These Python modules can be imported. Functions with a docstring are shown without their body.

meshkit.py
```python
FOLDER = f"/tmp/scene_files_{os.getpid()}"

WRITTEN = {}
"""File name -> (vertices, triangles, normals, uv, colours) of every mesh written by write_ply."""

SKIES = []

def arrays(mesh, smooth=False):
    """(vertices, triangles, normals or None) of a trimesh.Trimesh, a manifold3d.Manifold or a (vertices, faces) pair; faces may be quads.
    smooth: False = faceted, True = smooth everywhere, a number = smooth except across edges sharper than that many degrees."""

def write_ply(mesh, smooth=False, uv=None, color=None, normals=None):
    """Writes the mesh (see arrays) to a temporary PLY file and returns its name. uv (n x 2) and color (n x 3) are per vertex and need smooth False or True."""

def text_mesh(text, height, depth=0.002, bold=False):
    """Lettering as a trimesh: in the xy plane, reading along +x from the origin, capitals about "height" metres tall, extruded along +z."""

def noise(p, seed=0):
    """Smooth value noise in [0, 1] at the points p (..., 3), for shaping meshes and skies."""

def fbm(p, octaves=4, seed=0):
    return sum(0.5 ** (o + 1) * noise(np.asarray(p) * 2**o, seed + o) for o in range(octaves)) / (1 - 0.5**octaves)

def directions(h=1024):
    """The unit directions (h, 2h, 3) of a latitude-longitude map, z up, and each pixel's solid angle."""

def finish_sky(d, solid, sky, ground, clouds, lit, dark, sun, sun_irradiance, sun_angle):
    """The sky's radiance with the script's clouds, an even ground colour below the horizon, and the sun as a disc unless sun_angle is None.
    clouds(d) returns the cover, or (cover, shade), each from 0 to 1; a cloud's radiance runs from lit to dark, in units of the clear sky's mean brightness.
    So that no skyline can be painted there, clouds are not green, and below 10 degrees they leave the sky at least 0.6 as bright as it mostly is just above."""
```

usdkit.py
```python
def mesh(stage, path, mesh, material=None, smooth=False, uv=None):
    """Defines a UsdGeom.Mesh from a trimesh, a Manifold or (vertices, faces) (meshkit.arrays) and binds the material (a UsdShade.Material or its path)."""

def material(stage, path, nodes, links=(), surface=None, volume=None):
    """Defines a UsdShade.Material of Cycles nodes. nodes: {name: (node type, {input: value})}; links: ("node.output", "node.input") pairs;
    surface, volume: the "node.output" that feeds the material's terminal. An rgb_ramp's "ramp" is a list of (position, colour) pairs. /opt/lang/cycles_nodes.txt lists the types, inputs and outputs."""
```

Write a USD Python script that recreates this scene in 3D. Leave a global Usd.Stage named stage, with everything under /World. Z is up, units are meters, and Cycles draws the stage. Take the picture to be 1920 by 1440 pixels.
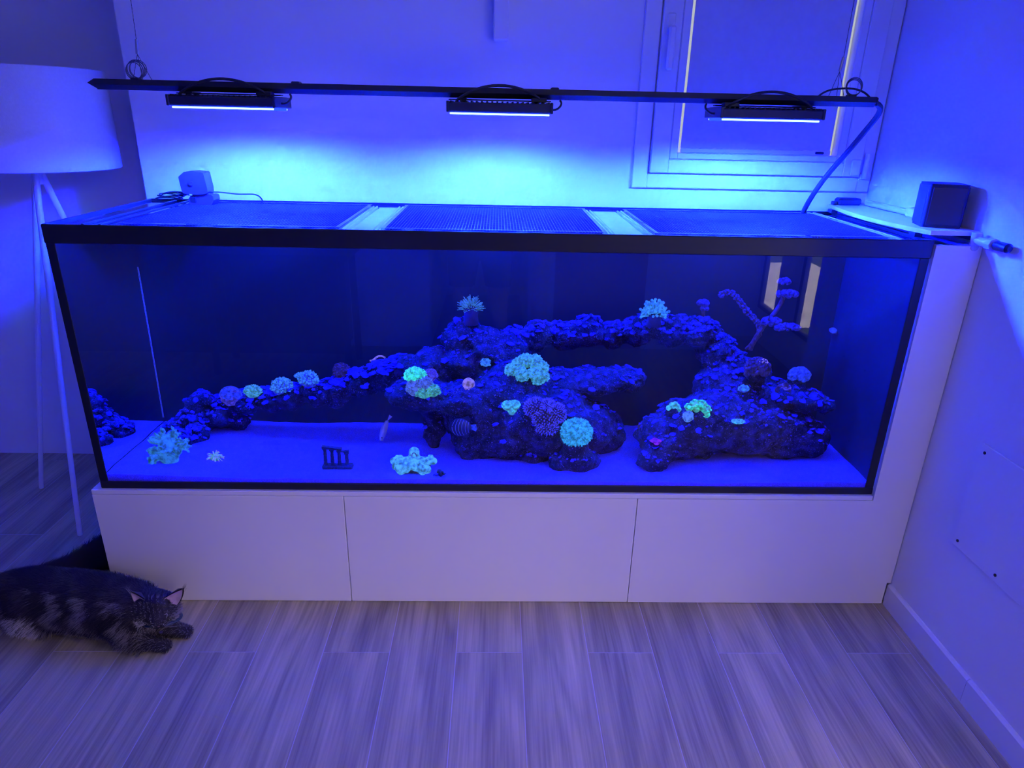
import math, re, zlib
import numpy as np, trimesh, manifold3d as m3, usdkit, meshkit
from pxr import Usd, UsdGeom, UsdLux, UsdShade, Gf, Vt, Sdf
from shapely.geometry import Polygon, Point, box as sbox
PI = math.pi
stage = Usd.Stage.CreateInMemory()
UsdGeom.SetStageUpAxis(stage, 'Z'); UsdGeom.SetStageMetersPerUnit(stage, 1.0)
UsdGeom.Xform.Define(stage, '/World')

# ------------------------------------------------------------------ camera, daylight, lamps of the room
def camera():
    f, pit, yaw, rol, H, D = 1267.87, .3742, .0276, -.0225, 1.5089, 1.8547
    cam = UsdGeom.Camera.Define(stage, '/World/camera')
    cp, sp, cy, sy, cr, sr = math.cos(pit), math.sin(pit), math.cos(yaw), math.sin(yaw), math.cos(rol), math.sin(rol)
    def world(x, y, z): return np.array([x * cy + y * sy, -x * sy + y * cy, z])
    right, up, fwd = world(1, 0, 0), world(0, sp, cp), world(0, cp, -sp)
    R, U = right * cr - up * sr, right * sr + up * cr
    m = Gf.Matrix4d(*R, 0, *U, 0, *(-fwd), 0, 0, -D, H, 1)
    cam.AddTransformOp().Set(m)
    cam.CreateHorizontalApertureAttr(36.0); cam.CreateFocalLengthAttr(36.0 * f / 1920)
    cam.CreateExposureAttr(0.0); cam.CreateClippingRangeAttr((0.02, 1000.0))
camera()
dome = UsdLux.DomeLight.Define(stage, '/World/overcast_sky')
dome.CreateIntensityAttr(.25); dome.CreateColorAttr((.62, .66, .72))
sun = UsdLux.DistantLight.Define(stage, '/World/sun')                     # high over the roof: lights the yard outside, never enters the room
sun.AddRotateXYZOp().Set((0, -5, 0)); sun.CreateIntensityAttr(9.5); sun.CreateNormalizeAttr(True); sun.CreateAngleAttr(2.0); sun.CreateColorAttr((1, .97, .92))
def area_light(name, pos, aim, w, h, power, col):
    l = UsdLux.RectLight.Define(stage, '/World/' + name)
    z = np.array(pos, float) - np.array(aim, float); z /= np.linalg.norm(z); x = np.cross((0, 0, 1.0), z); x /= np.linalg.norm(x); y = np.cross(z, x)
    l.AddTransformOp().Set(Gf.Matrix4d(*x, 0, *y, 0, *z, 0, *map(float, pos), 1))
    l.CreateWidthAttr(w); l.CreateHeightAttr(h); l.CreateIntensityAttr(power); l.CreateColorAttr(col)
area_light('bright_sky_over_the_yard', (6.6, -6.6, 4.4), (1.9, -1.7, 1.1), 9.0, 3.0, 6.5, (1, .76, .84))   # the part of the sky that the windows look up to
area_light('bright_sky_opposite', (.9, -7.6, 5.2), (.9, -2.9, 1.7), 6.5, 3.2, 12.5, (1, .74, .82))        # added fill light through the unseen window over the red sideboard
LAMP_X, LAMP_Y, LENS_Z = (-.780, .005, .790), .30, 1.514
def spot(name, x, cone, soft, power, col, radius=.03):
    l = UsdLux.SphereLight.Define(stage, '/World/' + name)
    l.AddTranslateOp().Set((x, LAMP_Y, LENS_Z - radius - .002))
    l.CreateRadiusAttr(radius); l.CreateIntensityAttr(power); l.CreateColorAttr(col)
    s = UsdLux.ShapingAPI.Apply(l.GetPrim()); s.CreateShapingConeAngleAttr(cone); s.CreateShapingConeSoftnessAttr(soft)
for k, x in enumerate(LAMP_X):
    spot('royal_blue_leds_%d' % k, x, 84, .15, 10000.0, (0, 0, 1))        # wide royal blue emitters
    for s_ in (-1, 1): spot('cyan_leds_%d%s' % (k, 'ab'[s_ > 0]), x + .085 * s_, 83, .38, 220.0, (.12, .62, 1))           # narrower cyan emitters

# ------------------------------------------------------------------ helpers
used = {}
def numbered(parent, name):
    n = used.get((parent, name), 0); used[(parent, name)] = n + 1
    return name if n == 0 else '%s_%03d' % (name, n)
origin = {}
def thing(name, label, cat, loc=(0, 0, 0), group=None, kind=None):
    p = '/World/' + numbered('/World', name)
    x = UsdGeom.Xform.Define(stage, p); x.AddTranslateOp().Set(Gf.Vec3d(*map(float, loc)))
    origin[p] = np.array(loc, float)
    o = x.GetPrim(); tag(o, label, cat, group, kind)
    return o
def tag(o, label=None, cat=None, group=None, kind=None):
    for k, v in (('label', label), ('category', cat), ('group', group), ('kind', kind)):
        if v: o.SetCustomDataByKey(k, v)
    return o
def obj(name, mesh, mat, parent=None, smooth=30, label=None, kind=None):
    """one Mesh; vertices are given in world coordinates and stored relative to the thing's base"""
    pp = str(parent.GetPath()) if parent else '/World'
    p = pp + '/' + numbered(pp, name)
    v, f, n = meshkit.arrays(mesh, False)
    root = '/'.join(p.split('/')[:3]); o = origin.get(root)
    if o is None and not parent:
        o = np.array([(v[:, 0].min() + v[:, 0].max()) / 2, (v[:, 1].min() + v[:, 1].max()) / 2, v[:, 2].min()]); origin[root] = o
    t = trimesh.Trimesh(v - o, f, process=False)
    m = usdkit.mesh(stage, p, t, mat, smooth=smooth)
    if not parent: m.AddTranslateOp().Set(Gf.Vec3d(*map(float, o)))
    tag(m.GetPrim(), label, None, None, kind)
    return m.GetPrim()
def single(name, mesh, mat, label, cat, group=None, kind=None, smooth=30):
    o = obj(name, mesh, mat, None, smooth); return tag(o, label, cat, group, kind)
def struct(name, mesh, mat, label, parent=None, smooth=False, cat=None):
    o = obj(name, mesh, mat, parent, smooth)
    if not parent: tag(o, label, cat, None, 'structure')
    return o
def sthing(name, label, loc=(0, 0, 0)):
    return thing(name, label, None, loc, None, 'structure')
def copy_of(src, loc, rotz=0, label=None):
    name = re.sub(r'_\d{3}$', '', src.GetName())
    p = '/World/' + numbered('/World', name)
    x = UsdGeom.Xform.Define(stage, p); x.AddTranslateOp().Set(Gf.Vec3d(*loc)); x.AddRotateZOp().Set(math.degrees(rotz))
    r = x.GetPrim(); r.GetReferences().AddInternalReference(src.GetPath()); r.SetInstanceable(True)
    tag(r, label or src.GetCustomDataByKey('label'), src.GetCustomDataByKey('category'), src.GetCustomDataByKey('group'))
    return r
cat_ = trimesh.util.concatenate
def bx(x0, x1, y0, y1, z0, z1, b=0.0):
    if b <= 0:
        m = trimesh.creation.box((x1 - x0, y1 - y0, z1 - z0)); m.apply_translation(((x0 + x1) / 2, (y0 + y1) / 2, (z0 + z1) / 2)); return m
    b = min(b, .45 * min(x1 - x0, y1 - y0, z1 - z0)); pts = []
    for X, sx in ((x0, 1), (x1, -1)):
        for Y, sy in ((y0, 1), (y1, -1)):
            for Z, sz in ((z0, 1), (z1, -1)):
                pts += [(X + b * sx, Y + b * sy, Z), (X + b * sx, Y, Z + b * sz), (X, Y + b * sy, Z + b * sz)]
    return trimesh.convex.convex_hull(np.array(pts))
def rotz(m, a, about=(0, 0, 0)):
    m.apply_transform(trimesh.transformations.rotation_matrix(a, [0, 0, 1], about)); return m
def rot(m, a, axis, about=(0, 0, 0)):
    m.apply_transform(trimesh.transformations.rotation_matrix(a, axis, about)); return m
def tube(points, r, n=8, cap=True):
    p = np.asarray(points, float); r = np.broadcast_to(np.asarray(r, float), (len(p),))
    t = np.gradient(p, axis=0); t /= np.linalg.norm(t, axis=1, keepdims=True) + 1e-12
    ref = np.array([0, 0, 1.0]) if abs(t[0][2]) < .9 else np.array([1.0, 0, 0])
    a = np.zeros_like(p); a[0] = np.cross(t[0], ref); a[0] /= np.linalg.norm(a[0])
    for i in range(1, len(p)):
        v = a[i - 1] - t[i] * (a[i - 1] @ t[i]); a[i] = v / (np.linalg.norm(v) + 1e-12)
    b = np.cross(t, a); ang = np.arange(n) * 2 * PI / n
    v = (p[:, None] + r[:, None, None] * (np.cos(ang)[None, :, None] * a[:, None] + np.sin(ang)[None, :, None] * b[:, None])).reshape(-1, 3)
    F = []
    for i in range(len(p) - 1):
        for j in range(n):
            k = (j + 1) % n; F += [[i * n + j, i * n + k, (i + 1) * n + k], [i * n + j, (i + 1) * n + k, (i + 1) * n + j]]
    if cap:
        v = np.vstack([v, p[:1], p[-1:]]); c0, c1 = len(v) - 2, len(v) - 1; e = (len(p) - 1) * n
        for j in range(n):
            k = (j + 1) % n; F += [[c0, k, j], [c1, e + j, e + k]]
    return trimesh.Trimesh(v, np.array(F), process=False)
def spline(pts, n=24):
    from scipy.interpolate import CubicSpline
    p = np.asarray(pts, float); s = np.r_[0, np.cumsum(np.linalg.norm(np.diff(p, axis=0), axis=1))]
    return CubicSpline(s, p)(np.linspace(0, s[-1], n))
def cyl(p0, p1, r, n=20): return tube([p0, p1], r, n)
def lathe(profile, center, n=48):
    """profile: (r, z) pairs, closed by the caller"""
    pr = np.asarray(profile, float); ang = np.arange(n) * 2 * PI / n
    v = np.stack([pr[:, 0][:, None] * np.cos(ang), pr[:, 0][:, None] * np.sin(ang), np.repeat(pr[:, 1][:, None], n, 1)], -1).reshape(-1, 3) + center
    F = []
    for i in range(len(pr) - 1):
        for j in range(n):
            k = (j + 1) % n; F += [[i * n + j, i * n + k, (i + 1) * n + k], [i * n + j, (i + 1) * n + k, (i + 1) * n + j]]
    return trimesh.Trimesh(v, np.array(F), process=False)
def extrude(poly, h, to=None):
    m = trimesh.creation.extrude_polygon(poly, h, engine='earcut')
    if to is not None: m.apply_transform(to)
    return m
XZ = np.array([[1, 0, 0, 0], [0, 0, -1, 0], [0, 1, 0, 0], [0, 0, 0, 1.0]])   # polygon (x,z), extruded towards -y
def tri(man): a = man.to_mesh(); return trimesh.Trimesh(a.vert_properties[:, :3], a.tri_verts, process=False)
def sph(c, r, sub=2):
    m = trimesh.creation.icosphere(sub, 1.0); m.apply_scale(np.broadcast_to(r, 3)); m.apply_translation(c); return m
def man(t): return m3.Manifold(m3.Mesh(np.asarray(t.vertices, np.float32), np.asarray(t.faces, np.uint32)))
def union(ts): return m3.Manifold.batch_boolean([man(t) for t in ts], m3.OpType.Add)
def remesh(t, length, smooth_it=6):
    mm = man(t) if not isinstance(t, m3.Manifold) else t
    r = tri(mm.refine_to_length(length)); r.merge_vertices()
    if smooth_it:
        was = r.vertices.copy(); trimesh.smoothing.filter_taubin(r, .5, -.53, iterations=smooth_it)
        far = np.linalg.norm(r.vertices - was, axis=1) > 1.5 * length; v = np.array(r.vertices); v[far] = was[far]; r = trimesh.Trimesh(v, r.faces, process=False)
    return r
def hull_chain(joints, bones, seg=20):
    """one Manifold of capsules: joints {name: (xyz, r)}, bones pairs of names"""
    S = {k: m3.Manifold.sphere(r, seg).translate(list(map(float, p))) for k, (p, r) in joints.items()}
    return m3.Manifold.batch_boolean([m3.Manifold.batch_hull([S[a], S[b]]) for a, b in bones], m3.OpType.Add)

# ------------------------------------------------------------------ materials (procedural)
MATS = {}
def pm(name, col, rough=.5, var=.08, scale=8, bump=0, bscale=60, **kw):
    if name in MATS: return MATS[name]
    c = np.array(col, float)
    nodes = {"g": ("geometry", {}), "n": ("noise_texture", {"scale": scale, "detail": 4}),
             "r": ("rgb_ramp", {"ramp": [(.3, tuple(c * (1 - var))), (.7, tuple(np.minimum(c * (1 + var), 1)))]}),
             "p": ("principled_bsdf", {"roughness": rough, **kw})}
    links = [("g.position", "n.vector"), ("n.fac", "r.fac"), ("r.color", "p.base_color")]
    if bump:
        nodes["bn"] = ("noise_texture", {"scale": bscale, "detail": 3}); nodes["b"] = ("bump", {"strength": bump, "distance": .004})
        links += [("g.position", "bn.vector"), ("bn.fac", "b.height"), ("b.normal", "p.normal")]
    MATS[name] = usdkit.material(stage, '/World/Looks/' + name, nodes, links, surface="p.BSDF"); return MATS[name]
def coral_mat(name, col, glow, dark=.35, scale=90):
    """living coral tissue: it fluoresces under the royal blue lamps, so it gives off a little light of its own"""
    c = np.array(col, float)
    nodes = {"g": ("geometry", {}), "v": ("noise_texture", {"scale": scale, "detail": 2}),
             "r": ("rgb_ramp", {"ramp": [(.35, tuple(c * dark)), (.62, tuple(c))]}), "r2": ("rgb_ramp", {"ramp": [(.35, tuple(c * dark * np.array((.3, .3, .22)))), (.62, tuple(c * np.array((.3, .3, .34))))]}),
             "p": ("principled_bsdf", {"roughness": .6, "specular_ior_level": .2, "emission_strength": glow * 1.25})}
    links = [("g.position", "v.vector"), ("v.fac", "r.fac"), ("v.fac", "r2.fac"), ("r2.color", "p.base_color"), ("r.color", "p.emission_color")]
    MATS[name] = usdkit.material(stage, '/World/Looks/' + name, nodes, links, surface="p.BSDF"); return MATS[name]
def clear_mat(name, f0=.04, tint=(1, 1, 1)):
    """thin clear sheet: light goes straight through, reflection grows towards grazing angles the same from both sides"""
    nodes = {"w": ("layer_weight", {"blend": .5}), "q": ("math", {"math_type": "power", "value2": 5.0}), "f": ("math", {"math_type": "multiply_add", "value2": 1 - f0, "value3": f0}),
             "t": ("transparent_bsdf", {"color": tint}), "g": ("glossy_bsdf", {"color": (1, 1, 1), "roughness": 0.0}), "m": ("mix_closure", {})}
    MATS[name] = usdkit.material(stage, '/World/Looks/' + name, nodes, [("w.facing", "q.value1"), ("q.value", "f.value1"), ("f.value", "m.fac"), ("t.BSDF", "m.closure1"), ("g.BSDF", "m.closure2")], surface="m.closure"); return MATS[name]
M_wall = pm('wall_paint', (.80, .79, .78), .75, .02, 3, .08, 220)
M_ceil = pm('ceiling_paint', (.8, .8, .8), .8, .02)
M_white = pm('white_lacquer', (.80, .79, .80), .38, .015, 4)
M_pvc = pm('white_pvc', (.78, .78, .78), .35, .02)
M_blind = pm('blind_fabric', (.62, .62, .66), .85, .03, 40)
M_black = pm('black_plastic', (.012, .012, .016), .38, .1)
M_alu = pm('black_anodised', (.016, .016, .022), .45, .1, 30)
M_steel = pm('steel', (.55, .55, .57), .3, .05, 30, metallic=1.0)
M_wire = pm('steel_wire', (.10, .10, .12), .4, .1, metallic=.6)
M_cable = pm('black_cable', (.02, .02, .025), .55, .1)
M_gray = pm('grey_plastic', (.35, .35, .37), .45, .04)
M_whplast = pm('white_plastic', (.5, .5, .55), .4, .03)
M_feed = pm('smoke_plastic', (.05, .035, .10), .4, .05)
M_silic = pm('black_silicone', (.006, .006, .008), .5, .1)
M_back = pm('dark_back_film', (.0025, .0025, .004), .55, .2, 3)
M_sideblue = pm('algae_dusted_glass', (.006, .006, .022), .6, .15, 14)
M_shade = pm('lamp_shade_fabric', (.7, .7, .72), .9, .03, 120, .1, 400)
M_red = pm('dark_red_lacquer', (.34, .012, .03), .45, .05)
M_skin = pm('skin', (.55, .34, .27), .55, .06)
M_cloth = pm('navy_cloth', (.03, .03, .07), .9, .15, 30, .1, 300)
M_trouser = pm('grey_trousers', (.06, .06, .09), .9, .15, 30, .1, 300)
M_hairm = pm('brown_hair', (.03, .02, .015), .7, .2, 80)
M_chair = pm('dark_stained_wood', (.02, .016, .014), .45, .2, 20)
M_ext = pm('outside_render', (.60, .56, .58), .9, .1, 3)
M_extstone = pm('outside_stone', (.38, .30, .23), .9, .25, 6)
M_dark_ground = pm('lawn', (.03, .05, .02), .9, .3, 12)
M_column = pm('beige_column', (.78, .66, .58), .7, .05)
M_glass = clear_mat('window_glass', .05)
M_brace = pm('frosted_brace', (.5, .52, .56), .35, .06, 30)
M_tubeglass = pm('clear_tube', (.6, .62, .66), .25, .03)
# the front pane: glass with water behind it, so that the sight line bends as it enters the tank
MATS['front'] = usdkit.material(stage, '/World/Looks/glass_before_water',
    {"f": ("fresnel", {"IOR": 1.41}), "t": ("refraction_bsdf", {"color": (.97, .98, 1), "IOR": 1.333, "roughness": 0.0}), "g": ("glossy_bsdf", {"color": (1, 1, 1), "roughness": 0.0}), "m": ("mix_closure", {})},
    [("f.fac", "m.fac"), ("t.BSDF", "m.closure1"), ("g.BSDF", "m.closure2")], surface="m.closure")
MATS['side'] = usdkit.material(stage, '/World/Looks/glass_beside_water',
    {"f": ("fresnel", {"IOR": 1.333}), "t": ("refraction_bsdf", {"color": (.97, .98, 1), "IOR": 1.333, "roughness": 0.0}), "g": ("glossy_bsdf", {"color": (1, 1, 1), "roughness": 0.0}), "m": ("mix_closure", {})},
    [("f.fac", "m.fac"), ("t.BSDF", "m.closure1"), ("g.BSDF", "m.closure2")], surface="m.closure"); M_side = MATS['side']
M_water = clear_mat('water_surface', .02)
M_lidglass = clear_mat('lid_glass', .05, (.9, .93, 1))
M_net = pm('net_thread', (.03, .03, .25), .6, .1, 200)
# planks of wood-look floor tile: grain runs along y, every plank shifted by its own random number
def plank_mat(name, dark, light, seed):
    nodes = {"g": ("geometry", {}), "oi": ("object_info", {}),
        "off": ("combine_xyz", {}), "k": ("math", {"math_type": "multiply", "value2": 37.0}), "ad": ("vector_math", {"math_type": "add"}),
        "m1": ("mapping", {"scale": (9, .9, 1), "location": (seed, 0, 0)}), "n1": ("noise_texture", {"scale": 1.0, "detail": 2, "distortion": .4}),
        "ml": ("math", {"math_type": "multiply", "value2": 34.0}), "sn": ("math", {"math_type": "sine"}), "s2": ("math", {"math_type": "multiply_add", "value2": .5, "value3": .5}),
        "m2": ("mapping", {"scale": (150, 3.5, 1)}), "n2": ("noise_texture", {"scale": 1.0, "detail": 4}),
        "m3": ("mapping", {"scale": (14, .8, 1)}), "n3": ("noise_texture", {"scale": 1.0, "detail": 2}),
        "a1": ("math", {"math_type": "multiply", "value2": .12}), "a2": ("math", {"math_type": "multiply", "value2": .45}), "a3": ("math", {"math_type": "multiply", "value2": .42}),
        "b1": ("math", {"math_type": "add"}), "b2": ("math", {"math_type": "add"}),
        "r": ("rgb_ramp", {"ramp": [(.28, dark), (.72, light)]}),
        "bp": ("bump", {"strength": .15, "distance": .001}), "p": ("principled_bsdf", {"roughness": .5, "specular_ior_level": .25})}
    links = [("oi.random", "k.value1"), ("k.value", "off.x"), ("k.value", "off.y"), ("g.position", "ad.vector1"), ("off.vector", "ad.vector2")]
    for i in "123": links += [("ad.vector", f"m{i}.vector"), (f"m{i}.vector", f"n{i}.vector")]
    links += [("n1.fac", "ml.value1"), ("ml.value", "sn.value1"), ("sn.value", "s2.value1"), ("s2.value", "a1.value1"), ("n2.fac", "a2.value1"), ("n3.fac", "a3.value1"),
              ("a1.value", "b1.value1"), ("a2.value", "b1.value2"), ("b1.value", "b2.value1"), ("a3.value", "b2.value2"), ("b2.value", "r.fac"), ("r.color", "p.base_color"), ("n2.fac", "bp.height"), ("bp.normal", "p.normal")]
    return usdkit.material(stage, '/World/Looks/' + name, nodes, links, surface="p.BSDF")
M_planks = [plank_mat('wood_tile_a', (.22, .18, .10), (.62, .53, .27), 0), plank_mat('wood_tile_b', (.25, .21, .115), (.66, .57, .29), 5), plank_mat('wood_tile_c', (.19, .16, .09), (.57, .49, .25), 11)]
M_grout = pm('grout', (.56, .50, .40), .8, .05)
# sand
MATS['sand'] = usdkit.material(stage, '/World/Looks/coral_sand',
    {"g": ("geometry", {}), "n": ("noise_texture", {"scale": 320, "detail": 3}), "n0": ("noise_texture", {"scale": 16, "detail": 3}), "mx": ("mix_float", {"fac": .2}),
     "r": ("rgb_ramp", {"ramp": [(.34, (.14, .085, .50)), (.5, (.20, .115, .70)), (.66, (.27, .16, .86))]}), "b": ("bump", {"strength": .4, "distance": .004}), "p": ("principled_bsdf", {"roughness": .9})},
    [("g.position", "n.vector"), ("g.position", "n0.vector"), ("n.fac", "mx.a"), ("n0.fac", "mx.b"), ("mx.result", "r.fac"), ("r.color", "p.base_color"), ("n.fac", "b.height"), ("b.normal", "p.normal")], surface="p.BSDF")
# rock crusted with purple coralline algae in patches
def rock_mat(name, lo, mid, hi, scale=34):
    nodes = {"g": ("geometry", {}), "n": ("noise_texture", {"scale": scale, "detail": 5, "roughness": .6}),
        "r": ("rgb_ramp", {"ramp": [(.36, lo), (.5, mid), (.64, hi)]}), "n2": ("noise_texture", {"scale": 210, "detail": 2}), "r2": ("rgb_ramp", {"ramp": [(.62, (0, 0, 0)), (.72, (.16, .10, .3))]}),
        "a": ("mix", {"mix_type": "add", "fac": 1.0}), "b": ("bump", {"strength": .8, "distance": .008}), "p": ("principled_bsdf", {"roughness": .85})}
    links = [("g.position", "n.vector"), ("n.fac", "r.fac"), ("g.position", "n2.vector"), ("n2.fac", "r2.fac"), ("r.color", "a.color1"), ("r2.color", "a.color2"), ("a.color", "p.base_color"), ("n2.fac", "b.height"), ("b.normal", "p.normal")]
    return usdkit.material(stage, '/World/Looks/' + name, nodes, links, surface="p.BSDF")
M_rock = rock_mat('live_rock', (.009, .006, .011), (.016, .010, .026), (.034, .018, .10))
M_crust = rock_mat('coralline_lit_crust', (.02, .012, .05), (.04, .022, .24), (.08, .04, .75), 60)  # crust colour raised so the rock-top plates look lamplit
M_lit_top = pm('blue_turf', (.05, .03, .75), .8, .5, 60, .5, 300)  # bright blue stands in for lamplight on the upper rock faces

# ------------------------------------------------------------------ the room
ZC = 2.7
fl = sthing('floor', 'grey wood-look tiled floor of long planks with pale joints', (0, 0, 0)); tag(fl, cat='floor')
obj('screed', bx(-3.4, 2.2, -4.3, 1.1, -.08, -.0007), M_grout, fl, False)
rng = np.random.default_rng(3)
def outside(x0, x1, y0, y1):
    return (x0 > 1.95 or x1 < -3.3)
for i in range(-10, 17):
    x0, x1 = -1.3067 + .2 * i, -1.3067 + .2 * (i + 1)
    ph = -.2423 if i % 2 == 0 else .36
    for k in range(-3, 2):
        y0, y1 = ph + 1.2 * k, ph + 1.2 * (k + 1)
        a, b, c, d = max(x0, -3.3), min(x1, 1.95), max(y0, -2.95), min(y1, 1.03)
        if b - a < .02 or d - c < .02 or outside(a, b, c, d): continue
        g = .0013
        obj('plank', bx(a + g, b - g, c + g, d - g, -.02, float(rng.uniform(-.0003, 0))), M_planks[rng.integers(0, 3)], fl, False)
struct('ceiling', bx(-3.4, 2.13, -4.3, 1.2, ZC, ZC + .1), M_ceil, 'plain white ceiling over the room', cat='ceiling')
WB = .65
WX0, WX1, WZ0, WZ1 = .49, 1.32, 1.30, 2.44
struct('wall_back', cat_([bx(-1.245, WX0, WB, 1.05, 0, ZC), bx(WX1, 2.05, WB, .9, 0, ZC), bx(WX0, WX1, WB, .9, 0, WZ0), bx(WX0, WX1, WB, .9, WZ1, ZC)]), M_wall, 'white wall behind the aquarium with the window in it', cat='wall')
struct('wall_far', bx(-3.4, -1.245, 1.023, 1.12, 0, ZC), M_wall, 'white wall of the deeper recess behind the floor lamp', cat='wall')
struct('wall_right', bx(1.338, 2.05, -.89, WB, 0, ZC), M_wall, 'white wall on the right with the screwed cover plate', cat='wall')
struct('wall_left', bx(-3.4, -3.3, -2.95, 1.1, 0, ZC), M_wall, 'white side wall far to the left of the tank', cat='wall')
A0, A1, B0, B1, WZa, WZb = -3.03, -2.68, -2.40, -1.25, .225, 2.15
struct('wall_window', cat_([bx(1.95, 1.99, -3.2, A0, 0, ZC), bx(1.95, 1.99, A1, B0, 0, ZC), bx(1.95, 1.99, B1, -.89, 0, ZC), bx(1.95, 1.99, A0, A1, 0, WZa), bx(1.95, 1.99, A0, A1, WZb, ZC),
        bx(1.95, 1.99, B0, B1, 0, WZa), bx(1.95, 1.99, B0, B1, WZb, ZC)]), M_wall, 'wall with two narrow windows seen mirrored in the tank glass', cat='wall')
struct('wall_front', cat_([bx(-3.4, -.61, -2.85, -2.69, 0, ZC), bx(-.61, -.45, -4.2, -2.69, 0, ZC), bx(.22, .40, -4.2, -2.70, 0, ZC), bx(-.61, .40, -4.3, -4.2, 0, ZC), bx(.40, 1.035, -3.1, -3.0, 0, .96), bx(1.035, 1.5, -3.1, -2.70, 0, .96), bx(.40, 1.5, -3.1, -2.70, 2.32, ZC), bx(.40, .44, -3.1, -2.70, .96, 2.32), bx(1.46, 1.5, -3.1, -2.70, .96, 2.32), bx(1.5, 1.95, -3.2, -3.05, 0, ZC)]), M_wall, 'white wall with a dark passage opposite the aquarium', cat='wall')
struct('baseboard_front', bx(-3.3, -.61, -2.69, -2.678, 0, .07, .003), M_white, 'white baseboard along the wall opposite the tank', cat='baseboard')
# right baseboard in two lengths with a chamfered top
def base_piece(y0, y1):
    return extrude(Polygon([(1.338, 0), (1.326, 0), (1.326, .076), (1.332, .083), (1.338, .083)]), y1 - y0, np.array([[1, 0, 0, 0], [0, 0, 1, y0], [0, 1, 0, 0], [0, 0, 0, 1.0]]))
bb = sthing('baseboard_right', 'white baseboard along the right wall beside the cabinet', (1.332, -.4, 0)); tag(bb, cat='baseboard')
for a, b in ((-.428, -.0145), (-.888, -.4295)):
    t = base_piece(a, b); t.fix_normals(); obj('board', t, M_white, bb, False)

# window_1 above the tank: frame, sash, handle, glass; its blind is a thing of its own
def ring(x0, x1, z0, z1, wl, wr, wb, wt, y0, y1, b=.003):
    return cat_([bx(x0, x0 + wl, y0, y1, z0, z1, b), bx(x1 - wr, x1, y0, y1, z0, z1, b), bx(x0 + wl - .001, x1 - wr + .001, y0, y1, z0, z0 + wb, b), bx(x0 + wl - .001, x1 - wr + .001, y0, y1, z1 - wt, z1, b)])
w1 = sthing('window_1', 'white plastic window above the right end of the tank', (.9, WB, 1.288)); tag(w1, cat='window')
obj('frame', ring(.478, 1.334, 1.288, 2.45, .055, .045, .05, .055, WB - .012, WB + .08), M_pvc, w1, False)
obj('sash', ring(.536, 1.286, 1.341, 2.40, .064, .064, .046, .06, WB - .026, WB + .05), M_pvc, w1, False)
obj('glazing_bead', ring(.602, 1.222, 1.389, 2.34, .028, .028, .02, .02, WB - .020, WB + .03), M_pvc, w1, False)
obj('pane', bx(.60, 1.224, WB + .032, WB + .042, 1.38, 2.36), M_glass, w1, False)
hd = obj('handle', bx(.551, .575, WB - .066, WB - .05, 1.668, 1.80, .006), M_pvc, w1)
obj('handle_neck', cat_([bx(.549, .577, WB - .03, WB - .022, 1.775, 1.84, .004), cyl((.563, WB - .052, 1.79), (.563, WB - .024, 1.79), .009)]), M_pvc, hd)
obj('hinge', cat_([cyl((1.300, WB - .03, 1.335), (1.300, WB - .03, 1.42), .009), bx(1.288, 1.312, WB - .027, WB - .01, 1.333, 1.352, .003)]), M_pvc, w1)
obj('hinge_cover', bx(1.246, 1.280, WB - .034, WB - .0255, 1.345, 1.40, .003), M_pvc, w1)
bl = thing('roller_blind', 'drawn pale fabric blind in the sash of the window above the tank', 'blind', (.913, WB - .01, 1.41))
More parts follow.
